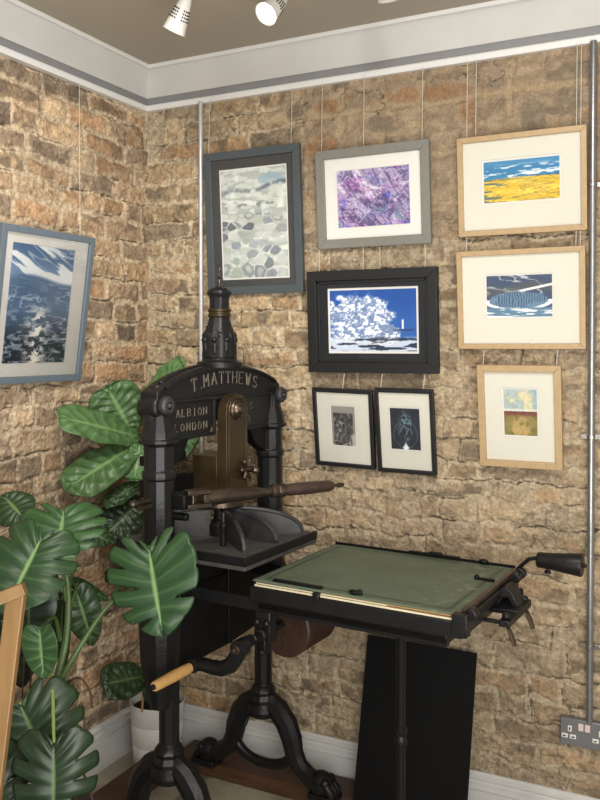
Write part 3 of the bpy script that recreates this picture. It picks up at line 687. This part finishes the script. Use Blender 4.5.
# bed, rails
s = MB().box(.285, .895, -.205, .255, .908, .942); s.box(.27, .905, -.225, -.205, .900, .941); s.box(.27, .905, .255, .275, .900, .945); s.box(.895, .912, -.225, .275, .900, .95)
s.box(.885, .925, -.232, -.200, .905, .962); s.box(.48, .50, -.230, -.2, .93, .955)
pp(s, 'bed', M['iron'], bevel=.002)
s = MB().box(.282, .885, -.219, .262, .9425, .9475).box(.286, .70, -.216, .25, .949, .953); pp(s, 'packing', M['paper'])
pp(MB().box(.50, .895, -.216, -.199, .9505, .957), 'tympan_edge', M['ashwood'], bevel=.002)
def tympan():
    xs = np.linspace(.278, .897, 60); ys = np.linspace(-.222, .285, 50); X, Y = np.meshgrid(xs, ys)
    a = (X-.278)/.619; b = (Y+.222)/.507
    Z = .9605+.0035*np.sin(a*PI)*np.sin(b*PI)+.0012*fbm(X*12, Y*12, 4)
    C = base(X, (90, 101, 82))*(.88+.22*fbm(X*9, Y*11, 5))[..., None]
    g = np.minimum(np.minimum(a*.619, (1-a)*.619), np.minimum(b, 1-b)*.507); C = mixc(C, (46, 56, 44), (1-sstep(.001, .005, np.abs(g-.032)))*.75)
    C = mixc(C, (140, 150, 126), sstep(.72, .76, fbm(X*60, Y*60, 9, 2))*.5*sstep(.6, .8, a))
    o = grid_obj('tympan', np.stack([X, Y, Z], -1), C, mat('green tympan cloth', attr='col', rough=.55, noise=.08, nscale=50, bump=.2, bscale=300, spec=.45), PX); o.location = PL
    so = o.modifiers.new('s', 'SOLIDIFY'); so.thickness = .005; so.offset = -1
    return o
ty = tympan()
s = MB()
s.box(.278, .897, .2855, .291, .953, .968); pp(s, 'tympan_edge_strip', M['iron_dull'])
pp(MB().box(.34, .50, -.214, -.200, .9635, .969), 'hinge_strap', M['iron_dull'], bevel=.001)
pp(MB().box(.55, .72, .280, .294, .962, .972).box(.62, .66, .278, .296, .966, .977), 'tympan_hook', M['iron_dull'], bevel=.001)
pp(MB().ball((.60, -.208, .969), .010, (1.8, .8, .7)).ball((.617, -.208, .971), .008), 'tympan_catch', M['iron_dull'])
pp(MB().ball((.80, .282, .970), .010, (1.6, 1, .8)), 'tympan_catch', M['iron_dull'])
pp(MB().box(.835, .89, .10, .110, .963, .969).ball((.838, .105, .969), .008), 'tympan_catch', M['iron_dull'])
# hinge bar at the right end
s = MB().box(.905, .925, -.20, .285, .935, .955); s.tube([(.915, -.21, .945), (.915, .295, .945)], .009)
for v_ in (.20, .25, -.19): s.lathe([(.014, v_-.014), (.016, v_-.010), (.016, v_+.010), (.014, v_+.014)], (.925, 0, .958), 'y', 14)
s.lathe([(.010, .90), (.012, .905), (.012, .925)], (.935, .20, 0), n=12)
pp(s, 'hinge_bar', M['iron'], bevel=.002)
pp(MB().box(.900, .914, -.20, .262, .9555, .969), 'end_batten', M['gripwood'], bevel=.002)
s = MB()
for v_ in (-.19, .15): s.box(-.32, .862, v_-.012, v_+.012, .862, .900)
s.box(.83, .862, -.19, .15, .868, .895); s.box(-.32, -.29, -.19, .15, .868, .895); s.box(.60, .67, -.06, .12, .862, .898); s.box(.25, .28, -.19, .15, .868, .895)
s.box(.28, .862, -.202, -.196, .870, .893)
pp(s, 'rail', M['iron'], bevel=.003)
# support leg
s = MB().lathe([(.040, FLOOR), (.036, .045), (.018, .06), (.014, .08), (.014, .46), (.019, .465), (.019, .48), (.015, .49), (.019, .50), (.019, .515), (.0145, .52), (.0145, .80), (.022, .83), (.030, .862)], (.634, .03, 0), n=16)
pp(s, 'support_leg', M['iron'])
# end bracket with wing nuts
s = MB().box(.925, 1.005, .025, .155, .900, .914, Matrix.Translation((0, 0, 0)))
s.prism([(.92, .90), (.935, .955), (.955, .965), (.975, .955), (.995, .914), (.98, .905), (.965, .935), (.95, .935), (.935, .90)], .06, .125, 'uz')
s.tube([(.91, -.03, .895), (.985, -.03, .895)], .006); s.box(.975, 1.005, -.06, .155, .892, .910)
s.lathe([(.010, .910), (.012, .914), (.012, .922), (.008, .926)], (.99, .135, 0), n=10); s.lathe([(.010, .910), (.012, .914), (.012, .922), (.008, .926)], (.99, -.04, 0), n=10)
ebk = pp(s, 'end_bracket', M['iron'], bevel=.003)
ebk.location.x -= .022
for (u0, v0) in ((.995, -.045), (1.0, .115)):
    MB().tube([(u0, v0, .895), (u0+.014, v0-.012, .873), (u0+.026, v0-.022, .850)], [.006, .008, .007], n=10, flat=.6).build('wing_nut', M['bronze'], ebk)
# counterweight arm
s = MB().tube([(.905, .262, .958), (.930, .255, .985), (.950, .250, 1.004), (.972, .248, 1.010), (1.00, .247, 1.010)], .0062, n=10)
ca = pp(s, 'counterweight_arm', M['iron'])
CW = -.010
s = MB().lathe([(.020, .985), (.022, .987), (.023, .992), (.0245, 1.028), (.0255, 1.032), (.0335, 1.108), (.032, 1.114), (.020, 1.115), (.006, 1.116), (.006, 1.124), (.002, 1.126)], (CW, .247, 1.006), 'x', 26)
s.lathe([(.005, .968), (.010, .970), (.010, .976), (.005, .979), (.005, .986)], (1.005, .247, 0), n=12)
s.build('counterweight', M['iron'], ca)
# drum and crank
pp(MB().lathe([(.085, -.09), (.090, -.085), (.090, .085), (.085, .09)], (.30, 0, .785), 'y', 36).tube([(.30, -.12, .785), (.30, .14, .785)], .016), 'drum', M['drumwood'])
s = MB().tube([(.30, -.255, .80), (.30, -.10, .80)], .012, n=14)
s.box(.275, .325, -.205, -.165, .775, .866); s.lathe([(.016, -.222), (.020, -.218), (.020, -.20)], (.30, 0, .80), 'y', 16)
for u_ in (.285, .318): s.ball((u_, -.21, .835), .010)
s.lathe([(.006, -.226), (.010, -.222), (.010, -.20)], (.306, 0, .752), 'y', 12); s.box(.29, .315, -.215, -.18, .745, .80)
pp(s, 'shaft_bracket', M['iron_grey' if False else 'iron'], bevel=.003)
s = MB()
cp = [(.302, .803), (.285, .790), (.262, .772), (.248, .742), (.228, .714), (.195, .698), (.160, .696), (.128, .698), (.10, .692)]
s.tube([(p[0], -.262, p[1]) for p in cp], [.016, .019, .025, .023, .023, .0225, .021, .020, .018], n=16, flat=1)
s.lathe([(.020, -.285), (.022, -.28), (.022, -.245), (.020, -.24)], (.10, 0, .693), 'y', 20)
s.lathe([(.023, -.282), (.025, -.278), (.025, -.245)], (.262, 0, .772), 'y', 20)
ck = pp(s, 'crank', M['iron'])
MB().lathe([(.006, -.300), (.009, -.296), (.009, -.288), (.014, -.286), (.014, -.280)], (.262, 0, .772), 'y', 8).build('crank_bolt', M['bronze'], ck)
MB().lathe([(.012, -.448), (.0145, -.444), (.0155, -.40), (.0165, -.36), (.0160, -.31), (.0145, -.288)], (.098, 0, .690), 'y', 18).build('crank_handle', M['ashwood'], ck)
MB().lathe([(.006, -.456), (.008, -.453), (.008, -.446)], (.098, 0, .690), 'y', 10).build('handle_pin', M['iron'], ck)
# stands: column, spreading legs with claw feet, curved tie
def stand(v):
    s = MB()
    s.lathe([(.050, .36), (.052, .385), (.044, .40), (.046, .412), (.040, .425), (.031, .435), (.031, .62), (.034, .66), (.040, .70)], (0, v, 0), n=10)
    s.lathe([(.040, .318), (.054, .326), (.060, .345), (.054, .375)], (0, v, 0), n=16)
    st = pp(s, 'stand', M['iron'], sharp=28, bevel=.001)
    for sx in (-1, 1):
        t = MB()
        P = [(.018, .378), (.062, .352), (.096, .312), (.118, .262), (.128, .215), (.150, .175), (.185, .148), (.215, .135), (.245, .125)]
        rr = [.036, .040, .040, .038, .034, .031, .032, .036, .036]
        t.tube([(sx*p[0], v, p[1]) for p in P], rr, n=10)
        t.tube([(sx*(p[0]), v-.02, p[1]+.008) for p in P[1:5]], [.012, .018, .016, .010], n=10)
        lg = t.build('leg', M['iron'], st)
        c = MB()   # claw foot
        c.ball((sx*.238, v, .134), .046, (1, .86, 1.0)); 
        for k in (-1, 0, 1):
            c.tube([(sx*.225, v+k*.017, .150), (sx*.262, v+k*.021, .146), (sx*.286, v+k*.022, .118), (sx*.291, v+k*.022, .095)], [.016, .017, .015, .010], n=8)
            c.ball((sx*.262, v+k*.021, .150), .018, seg=10)
        c.box(min(sx*.200, sx*.300), max(sx*.200, sx*.300), v-.036, v+.036, .0855, .108)
        c.build('claw_foot', M['iron'], lg, bevel=.003)
    tt = [PI*i/14 for i in range(15)]
    MB().tube([(.118*math.cos(t), v, .215-.068*math.sin(t)) for t in tt], .018, n=12, flat=1).build('tie', M['iron'], st)
stand(.262); stand(-.262)

# ------------------------------------------------------------------ plants
def leaf(parent, B, T, hw, N=None, droop=.12, fold=.18, style='monstera', tone=1.0, seed=0, ang0=158, gloss=None, bend=0.0):
    """B petiole joint, T tip, hw = half width in metres, N = rough facing direction"""
    B = Vector(B); T = Vector(T); L = (T-B).length; yd = (T-B).normalized()
    N = Vector(N).normalized(); xd = yd.cross(N).normalized(); zd = xd.cross(yd).normalized()
    rg = random.Random(seed); bm = bmesh.new(); cl = bm.loops.layers.float_color.new('colx') if False else None
    nl = 7 if style != 'fig' else 9; rows = 8; cols = 14
    verts_c = []
    OUT = {'monstera': [(0, .0), (.24, -.13), (.58, -.17), (.88, -.03), (1.0, .20), (.97, .45), (.80, .68), (.48, .86), (0, 1.0)],
           'plain': [(0, .0), (.30, -.08), (.66, -.06), (.92, .12), (1.0, .34), (.88, .58), (.62, .78), (.30, .92), (0, 1.0)],
           'fig': [(0, .0), (.30, -.01), (.58, .10), (.82, .27), (.97, .48), (1.0, .68), (.84, .87), (.46, .98), (0, 1.0)]}[style]
    def outl(t):
        f = min(max(t, 0), .9999)*8; i = int(f); f -= i
        p = [OUT[max(i-1, 0)], OUT[i], OUT[i+1], OUT[min(i+2, 8)]]
        if i == 0: p[0] = (-.02, .03)
        if i == 7: p[3] = (-OUT[7][0], OUT[7][1])
        return tuple(.5*(2*p[1][k]+(p[2][k]-p[0][k])*f+(2*p[0][k]-5*p[1][k]+4*p[2][k]-p[3][k])*f*f+(3*p[1][k]-p[0][k]-3*p[2][k]+p[3][k])*f**3) for k in (0, 1))
    def width(t):   # vein length profile
        if style == 'monstera': return hw*(.60+.55*math.sin(PI*min(1, (t*.95+.22)))**.8)*(1-.62*t**2.2)
        return hw*(.52+.62*math.sin(PI*min(.97, t*.72+.10)))
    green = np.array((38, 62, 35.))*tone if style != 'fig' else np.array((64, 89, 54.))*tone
    pale = np.array((112, 142, 90.))*min(1.15, tone+.1)
    cutp = [[(rg.random() > .3 and .30+.45*rg.random()) for _ in range(nl+1)] for _ in (0, 1)]
    for sd in (0, 1):
        sg = -1 if sd == 0 else 1
        for k in range(nl):
            grid = []
            for r in range(rows+1):
                q = r/rows; row = []
                for c in range(cols+1):
                    s_ = c/cols
                    tq = q
                    if style == 'monstera':
                        lo = cutp[sd][k] if k > 0 else None; hi = cutp[sd][k+1] if k < nl-1 else None
                        gl = .17*max(0, (s_-lo)/(1-lo))**.8 if lo and s_ > lo else 0
                        gh = .17*max(0, (s_-hi)/(1-hi))**.8 if hi and s_ > hi else 0
                        tq = gl + q*(1-gl-gh)
                    t = (k+tq)/nl
                    ox, oy = outl(t)
                    my = .90*t**1.15
                    e = s_*(1-(.045*(2*q-1)**4 if style == 'monstera' and s_ > .6 else 0))
                    x = ox*hw*e; y = L*(my+(oy-my)*e + .10*e*(1-e)*(1-t))
                    z = -fold*abs(x)*-1 - droop*(y/L)**2*L - (.30 if style != 'fig' else .12)*(abs(x)/max(hw, .01))**2.4*hw*(.8+.5*math.sin(3.1*t+seed))
                    z += (.005 if style == 'monstera' else .006)*math.sin(PI*q)*math.sin(PI*s_)*hw/.12 + (.05*hw)*math.sin(9*t+sd*2+seed)*s_*s_ + (0 if style != 'fig' else .006*math.sin(23*t+9*s_+seed)*s_) + bend*x
                    p = B + xd*(sg*x) + yd*y + zd*z
                    v = bm.verts.new(p)
                    vein = max(1-abs(q-.5)*rows*1.1, 0)*(1-.5*s_)*(.26 if style == 'monstera' else .36) if s_ > .03 else 0
                    mid = 1.0 if c == 0 else (.55 if c == 1 and style != 'monstera' else 0)
                    if style != 'monstera': vein = max(vein*1.5, .35*max(0, 1-abs((s_*7) % 1-.5)*6)*.5*(1-s_))
                    f = min(1, max(mid, vein)); base_c = green*(.9+.2*(rg.random()*.4+math.sin(PI*q)*.6))
                    verts_c.append(base_c*(1-f)+pale*f); row.append(v)
                grid.append(row)
            for r in range(rows):
                for c in range(cols):
                    fc = (grid[r][c], grid[r][c+1], grid[r+1][c+1], grid[r+1][c]); bm.faces.new(fc if sg > 0 else fc[::-1])
    me = bpy.data.meshes.new('leaf'); bm.to_mesh(me); bm.free()
    for p in me.polygons: p.use_smooth = True
    ca = me.color_attributes.new('col', 'FLOAT_COLOR', 'POINT'); arr = np.ones((len(verts_c), 4), np.float32); arr[:, :3] = s2l(np.array(verts_c)); ca.data.foreach_set('color', arr.reshape(-1))
    bm = bmesh.new(); bm.from_mesh(me); bmesh.ops.remove_doubles(bm, verts=bm.verts, dist=.0008); bm.to_mesh(me); bm.free()
    me.materials.append(M['leaf']); o = bpy.data.objects.new('leaf', me); link(o, parent)
    o.matrix_parent_inverse = parent.matrix_world.inverted() if False else Matrix.Translation(-Vector(parent.location))
    so = o.modifiers.new('thick', 'SOLIDIFY'); so.thickness = .0008
    return o
def ptube(parent, name, pts, r, m, n=8):
    # Catmull-Rom smoothed tube
    P = [Vector(p) for p in pts]; out = []
    if len(P) > 2:
        Q = [P[0]*2-P[1]]+P+[P[-1]*2-P[-2]]
        for i in range(1, len(Q)-2):
            for k in range(6):
                t = k/6; out.append(.5*((2*Q[i])+(-Q[i-1]+Q[i+1])*t+(2*Q[i-1]-5*Q[i]+4*Q[i+1]-Q[i+2])*t*t+(-Q[i-1]+3*Q[i]-3*Q[i+1]+Q[i+2])*t**3))
        out.append(P[-1])
    else: out = P
    rr = r if not isinstance(r, tuple) else [r[0]+(r[1]-r[0])*i/(len(out)-1) for i in range(len(out))]
    o = MB().tube(out, rr, n=n).build(name, m, parent); o.matrix_parent_inverse = Matrix.Translation(-Vector(parent.location)); return o
def toCam(up=.0, right=.0):
    v = -_Fh + Vector((0, 0, up)) + _Rt*right; return v

# monstera in a pot beside the press
mz = at(42, 700, 2.25)
MON = empty('monstera_plant', (mz.x, mz.y, FLOOR), label='large monstera plant with split glossy leaves at the left edge in front of the press', cat='plant')
def mo(mb, name, m, **k): return mb.build(name, m, MON, **k)
mo(MB().lathe([(.10, 0), (.12, .01), (.15, .30), (.158, .31), (.158, .34), (.145, .34), (.140, .30)], n=32), 'pot', M['darkpot'])
mo(MB().lathe([(.139, .29), (.139, .305)], n=24), 'soil', M['soil'])
S0 = Vector((mz.x, mz.y, FLOOR+.3)); J = at(55, 690, 2.25)
ptube(MON, 'stem', [S0, J+Vector((0, 0, -.12)), J, at(66, 640, 2.28), at(68, 590, 2.3), at(60, 540, 2.32)], (.013, .007), M['stem'])
ptube(MON, 'stem', [J, at(78, 650, 2.28), at(100, 616, 2.32), at(114, 600, 2.34)], (.010, .005), M['stem'])
leaves_m = [   # joint, tip, half width, facing, droop, fold, tone, seed, stalk from
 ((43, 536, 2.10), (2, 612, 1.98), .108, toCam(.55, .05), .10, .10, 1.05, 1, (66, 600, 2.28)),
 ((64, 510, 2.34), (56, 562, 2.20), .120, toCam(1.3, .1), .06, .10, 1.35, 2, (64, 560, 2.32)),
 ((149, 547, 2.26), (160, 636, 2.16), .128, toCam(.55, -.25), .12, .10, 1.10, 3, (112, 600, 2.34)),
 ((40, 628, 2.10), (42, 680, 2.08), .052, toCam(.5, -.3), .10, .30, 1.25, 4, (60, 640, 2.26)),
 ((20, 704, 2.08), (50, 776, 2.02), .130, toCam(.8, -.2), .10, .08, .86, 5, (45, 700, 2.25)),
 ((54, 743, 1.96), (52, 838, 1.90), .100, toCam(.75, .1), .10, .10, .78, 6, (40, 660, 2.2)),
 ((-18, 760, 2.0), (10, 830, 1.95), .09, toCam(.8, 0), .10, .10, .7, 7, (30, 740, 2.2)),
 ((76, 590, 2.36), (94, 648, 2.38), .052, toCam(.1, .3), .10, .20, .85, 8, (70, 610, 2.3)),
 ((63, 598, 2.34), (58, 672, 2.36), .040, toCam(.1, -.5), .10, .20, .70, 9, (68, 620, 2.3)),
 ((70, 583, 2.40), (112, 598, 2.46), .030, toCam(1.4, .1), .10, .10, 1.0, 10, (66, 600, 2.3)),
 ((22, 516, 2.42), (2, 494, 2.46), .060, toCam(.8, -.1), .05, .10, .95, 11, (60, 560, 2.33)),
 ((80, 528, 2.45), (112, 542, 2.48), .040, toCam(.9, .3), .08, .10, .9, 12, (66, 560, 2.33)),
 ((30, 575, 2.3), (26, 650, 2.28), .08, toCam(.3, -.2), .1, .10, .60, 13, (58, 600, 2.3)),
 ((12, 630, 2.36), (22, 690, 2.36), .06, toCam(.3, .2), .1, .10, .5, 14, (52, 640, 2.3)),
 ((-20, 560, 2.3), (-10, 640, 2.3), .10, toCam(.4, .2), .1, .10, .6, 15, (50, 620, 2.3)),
]
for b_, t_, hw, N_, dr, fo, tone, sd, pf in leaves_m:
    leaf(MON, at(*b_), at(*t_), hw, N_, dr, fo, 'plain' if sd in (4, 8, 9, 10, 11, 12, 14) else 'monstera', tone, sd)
    pb = at(*b_); q = at(*pf); mid = (pb+q)/2+Vector((0, 0, .03))-_Fh*-.04
    ptube(MON, 'petiole', [q, mid, pb], (.006, .0038), M['petiole'] if sd in (5, 6) else M['stem'])
for pts in ([(66, 682, 2.2), (80, 678, 2.15), (90, 692, 2.15), (92, 708, 2.15)], [(64, 690, 2.2), (72, 680, 2.15), (73, 696, 2.14), (68, 706, 2.14)], [(58, 690, 2.2), (64, 705, 2.15), (70, 725, 2.15), (76, 800, 2.2), (84, 860, 2.2)],
            [(50, 690, 2.2), (55, 720, 2.2), (90, 790, 2.1), (96, 860, 2.1)], [(26, 630, 2.3), (24, 660, 2.3), (22, 700, 2.3)], [(30, 640, 2.34), (31, 670, 2.34), (28, 720, 2.34)]):
    ptube(MON, 'aerial_root', [at(*p) for p in pts], .0028, M['root'], n=6)

# fiddle leaf fig in the white pot in the corner
FIG = empty('fiddle_leaf_fig', (.160, -.150, FLOOR), label='fig with broad pale-veined leaves in a white ribbed pot in the corner behind the press', cat='plant')
s = MB().lathe([(.088, 0), (.092, .004), (.096, .075), (.0945, .078), (.0965, .081), (.101, .155), (.0995, .158), (.1015, .161), (.106, .228), (.108, .236), (.104, .238), (.101, .232), (.097, .20)], n=48)
s.build('pot', M['pot'], FIG, sharp=50)
MB().lathe([(.097, .195), (.097, .205)], n=32).build('soil', M['soil'], FIG)
fx = Vector((.160, -.150, .235))
ptube(FIG, 'stem', [fx+Vector((0, 0, -.03)), Vector((.165, -.15, .7)), Vector((.17, -.16, 1.10)), Vector((.165, -.17, 1.40))], (.012, .008), M['stem'])
ptube(FIG, 'cane', [at(142, 712, 3.16), at(146, 655, 3.16)], .0045, M['cane'])
fig_leaves = [
 ((138, 437, 3.12), (60, 414, 2.84), .074, toCam(.7, .0), .05, 1.25, 21),
 ((132, 432, 3.16), (106, 385, 3.10), .100, toCam(.35, .1), .02, 1.12, 22),
 ((140, 410, 3.10), (184, 360, 3.02), .062, toCam(.5, -.5), .02, 1.40, 23),
 ((137, 444, 3.10), (66, 487, 2.88), .082, toCam(.6, .0), .05, 1.15, 24),
 ((140, 444, 3.08), (134, 480, 3.02), .055, toCam(.4, .2), .05, 1.35, 25),
 ((144, 480, 3.10), (104, 504, 2.98), .035, toCam(1.2, .6), .05, .80, 26),
 ((142, 500, 3.12), (104, 536, 3.00), .080, toCam(.3, .1), .05, .62, 27),
 ((146, 676, 3.18), (102, 684, 3.05), .072, toCam(.7, .1), .05, .72, 28),
 ((160, 706, 3.16), (150, 684, 3.10), .040, toCam(.4, .1), .05, .70, 29),
 ((150, 420, 3.14), (196, 446, 3.14), .080, toCam(.3, .0), .02, 1.20, 30),
]
for b_, t_, hw, N_, dr, tone, sd in fig_leaves:
    leaf(FIG, at(*b_), at(*t_), hw, N_, dr, .08, 'fig', tone, sd, ang0=150)
    pb = at(*b_); ptube(FIG, 'petiole', [Vector((.167, -.165, min(1.38, max(.3, pb.z-.03)))), pb], .004, M['stem'])

# ------------------------------------------------------------------ wooden easel poking in at the left edge
ea = at(20, 590, 1.50); dR = -_Rt*1.0 + _Fh*-.15; dR.normalize()
EZ = empty('wooden_easel', (ea.x, ea.y, FLOOR), label='honey coloured wooden easel, only its corner showing at the left edge', cat='easel')
inv = Matrix.Translation(-Vector(EZ.location))
def ebar(name, a, b, w, t, m=M['easel']):
    a = Vector(a); b = Vector(b); z = (b-a).normalized(); n_ = (-_Fh+Vector((0, 0, .12))); x = z.cross(n_).normalized(); y = z.cross(x).normalized()
    mt = Matrix(((x.x, y.x, z.x, a.x), (x.y, y.y, z.y, a.y), (x.z, y.z, z.z, a.z), (0, 0, 0, 1)))
    o = MB().box(-w/2, w/2, -t/2, t/2, 0, (b-a).length, mt).build(name, m, EZ, bevel=.002); o.matrix_parent_inverse = inv; return o
tr = at(17, 590, 1.50); tl = tr+dR*.42+Vector((0, 0, -.0)); 
br_ = at(-62, 1225, 1.50); br_.z = FLOOR+.004; bl_ = br_+dR*.18
ebar('stile', tr+(br_-tr)*.0, br_, .032, .020); ebar('stile', tl, bl_, .032, .020)
# top rail, slightly falling to the left
tp0 = at(25, 588, 1.485); tp1 = at(-190, 676, 1.44)
ebar('top_rail', tp0, tp1, .022, .024)
ebar('ledge', tr+(br_-tr)*.62+Vector((0, 0, 0)), tl+(bl_-tl)*.62, .03, .03)
bk = (tr+tl)/2+_Fh*.38; bk.z = FLOOR+.004; ebar('rear_strut', (tr+tl)/2+_Fh*.03, bk, .026, .018)

# ------------------------------------------------------------------ ceiling spotlights
def spot(label, tip, axis, lit):
    """tip = mouth centre, axis = direction the lamp points"""
    ax = Vector(axis).normalized(); tip = Vector(tip); c = tip-ax*.05
    root = empty('ceiling_spotlight', (c.x, c.y, CEIL), label=label, cat='spotlight'); li = Matrix.Translation(-Vector(root.location))
    q = ax.to_track_quat('Z', 'Y').to_matrix().to_4x4(); m = Matrix.Translation(tip) @ q
    def bb_(mb, n, mm, **k): o = mb.build(n, mm, root, **k); o.matrix_parent_inverse = li; return o
    hd = bb_(MB().lathe([(.010, -.105), (.014, -.104), (.019, -.085), (.027, -.045), (.034, 0), (.036, .001), (.033, -.001), (.030, -.008)], m=m, n=28), 'lamp_shade', M['lamp'])
    o = MB().lathe([(.030, -.010), (.030, -.006)], m=m, n=24).build('lamp_face', M['glow'] if lit else M['lamp'], hd); o.matrix_parent_inverse = Matrix.Identity(4)
    v = MB()
    for i in range(4):
        for j in range(4):
            t = math.atan2(0, 1)+(j-1.5)*.28; h = -.065+i*.009; rr_ = .0245+(h+.065)*.2
            for w_ in (0, PI/2, PI, -PI/2):
                v.lathe([(.0022, rr_-.002), (.0022, rr_+.0008)], (0, 0, 0), 'z', 8, m=m @ Matrix.Translation((0, 0, h)) @ Matrix.Rotation(t+w_, 4, 'Z') @ Matrix.Rotation(PI/2, 4, 'Y'))
    o = v.build('vent_hole', M['hole'], hd)
    st = c-ax*.03
    bb_(MB().tube([(st.x, st.y, CEIL-.018), (st.x, st.y, st.z)], .0065, n=12), 'stem', M['lamp'])
    bb_(MB().lathe([(.035, CEIL-.02), (.035, CEIL)], (st.x, st.y, 0), n=24), 'mounting_plate', M['lamp'])
    return root
spot('white perforated ceiling spotlight, unlit side showing, left of the pair near the corner', at(174, 31, 2.5), Vector((-.30, .18, -.75)) + _Rt*-.2, False)
spot('white ceiling spotlight with a glowing mouth, second from the left', at(266, 14, 2.45), -_Rt*.55-_Fh*.55+Vector((0, 0, -.75)), True)
spot('white ceiling spotlight barely showing at the top edge, farthest right', at(390, -1, 2.4), Vector((0.1, .2, -1)), False)

# ------------------------------------------------------------------ lights
def light(kind, name, loc, energy, color=(1, 1, 1), target=None, size=.1, blend=.6, angle=70, sy=None):
    l = bpy.data.lights.new(name, kind); l.energy = energy; l.color = color
    if kind == 'AREA': l.size = size; 
    if kind == 'AREA' and sy: l.shape = 'RECTANGLE'; l.size_y = sy
    if kind == 'SPOT': l.spot_size = R(angle); l.spot_blend = blend; l.shadow_soft_size = size
    o = bpy.data.objects.new(name, l); link(o); o.location = loc
    if target is not None: o.rotation_euler = (Vector(target)-Vector(loc)).to_track_quat('-Z', 'Y').to_euler()
    return o
W_ = (1, .955, .89)
light('SPOT', 'key_spot', (1.75, -1.55, 2.66), 42, W_, (1.45, 0, 1.75), .05, .9, 88)
light('SPOT', 'corner_spot', (.95, -1.25, 2.66), 34, W_, (.1, -.5, 1.65), .05, .9, 92)
light('SPOT', 'press_spot', (1.45, -1.75, 2.66), 40, W_, (.75, -.25, 1.1), .05, .9, 80)
light('SPOT', 'left_spot', (1.25, -2.0, 2.66), 55, W_, (0, -.75, 1.7), .05, .9, 80)
light('AREA', 'room_fill', (2.6, -3.3, 2.5), 52, (1, .97, .93), (.7, -.3, 1.2), 1.8)
light('AREA', 'ceiling_fill', (2.4, -2.6, 1.0), 60, (1, .96, .9), (1.6, -1.6, 2.75), 1.6)  # added area light to brighten the ceiling, stands for no fixture
light('AREA', 'low_fill', (2.3, -2.4, 1.3), 9, (1, .97, .93), (.4, -.1, .2), .8)
w = bpy.data.worlds.new('world'); scene.world = w; w.use_nodes = True
w.node_tree.nodes['Background'].inputs[0].default_value = (1, .97, .93, 1); w.node_tree.nodes['Background'].inputs[1].default_value = .62
scene.view_settings.view_transform = 'Standard'; scene.view_settings.look = 'None'; scene.view_settings.exposure = -.12
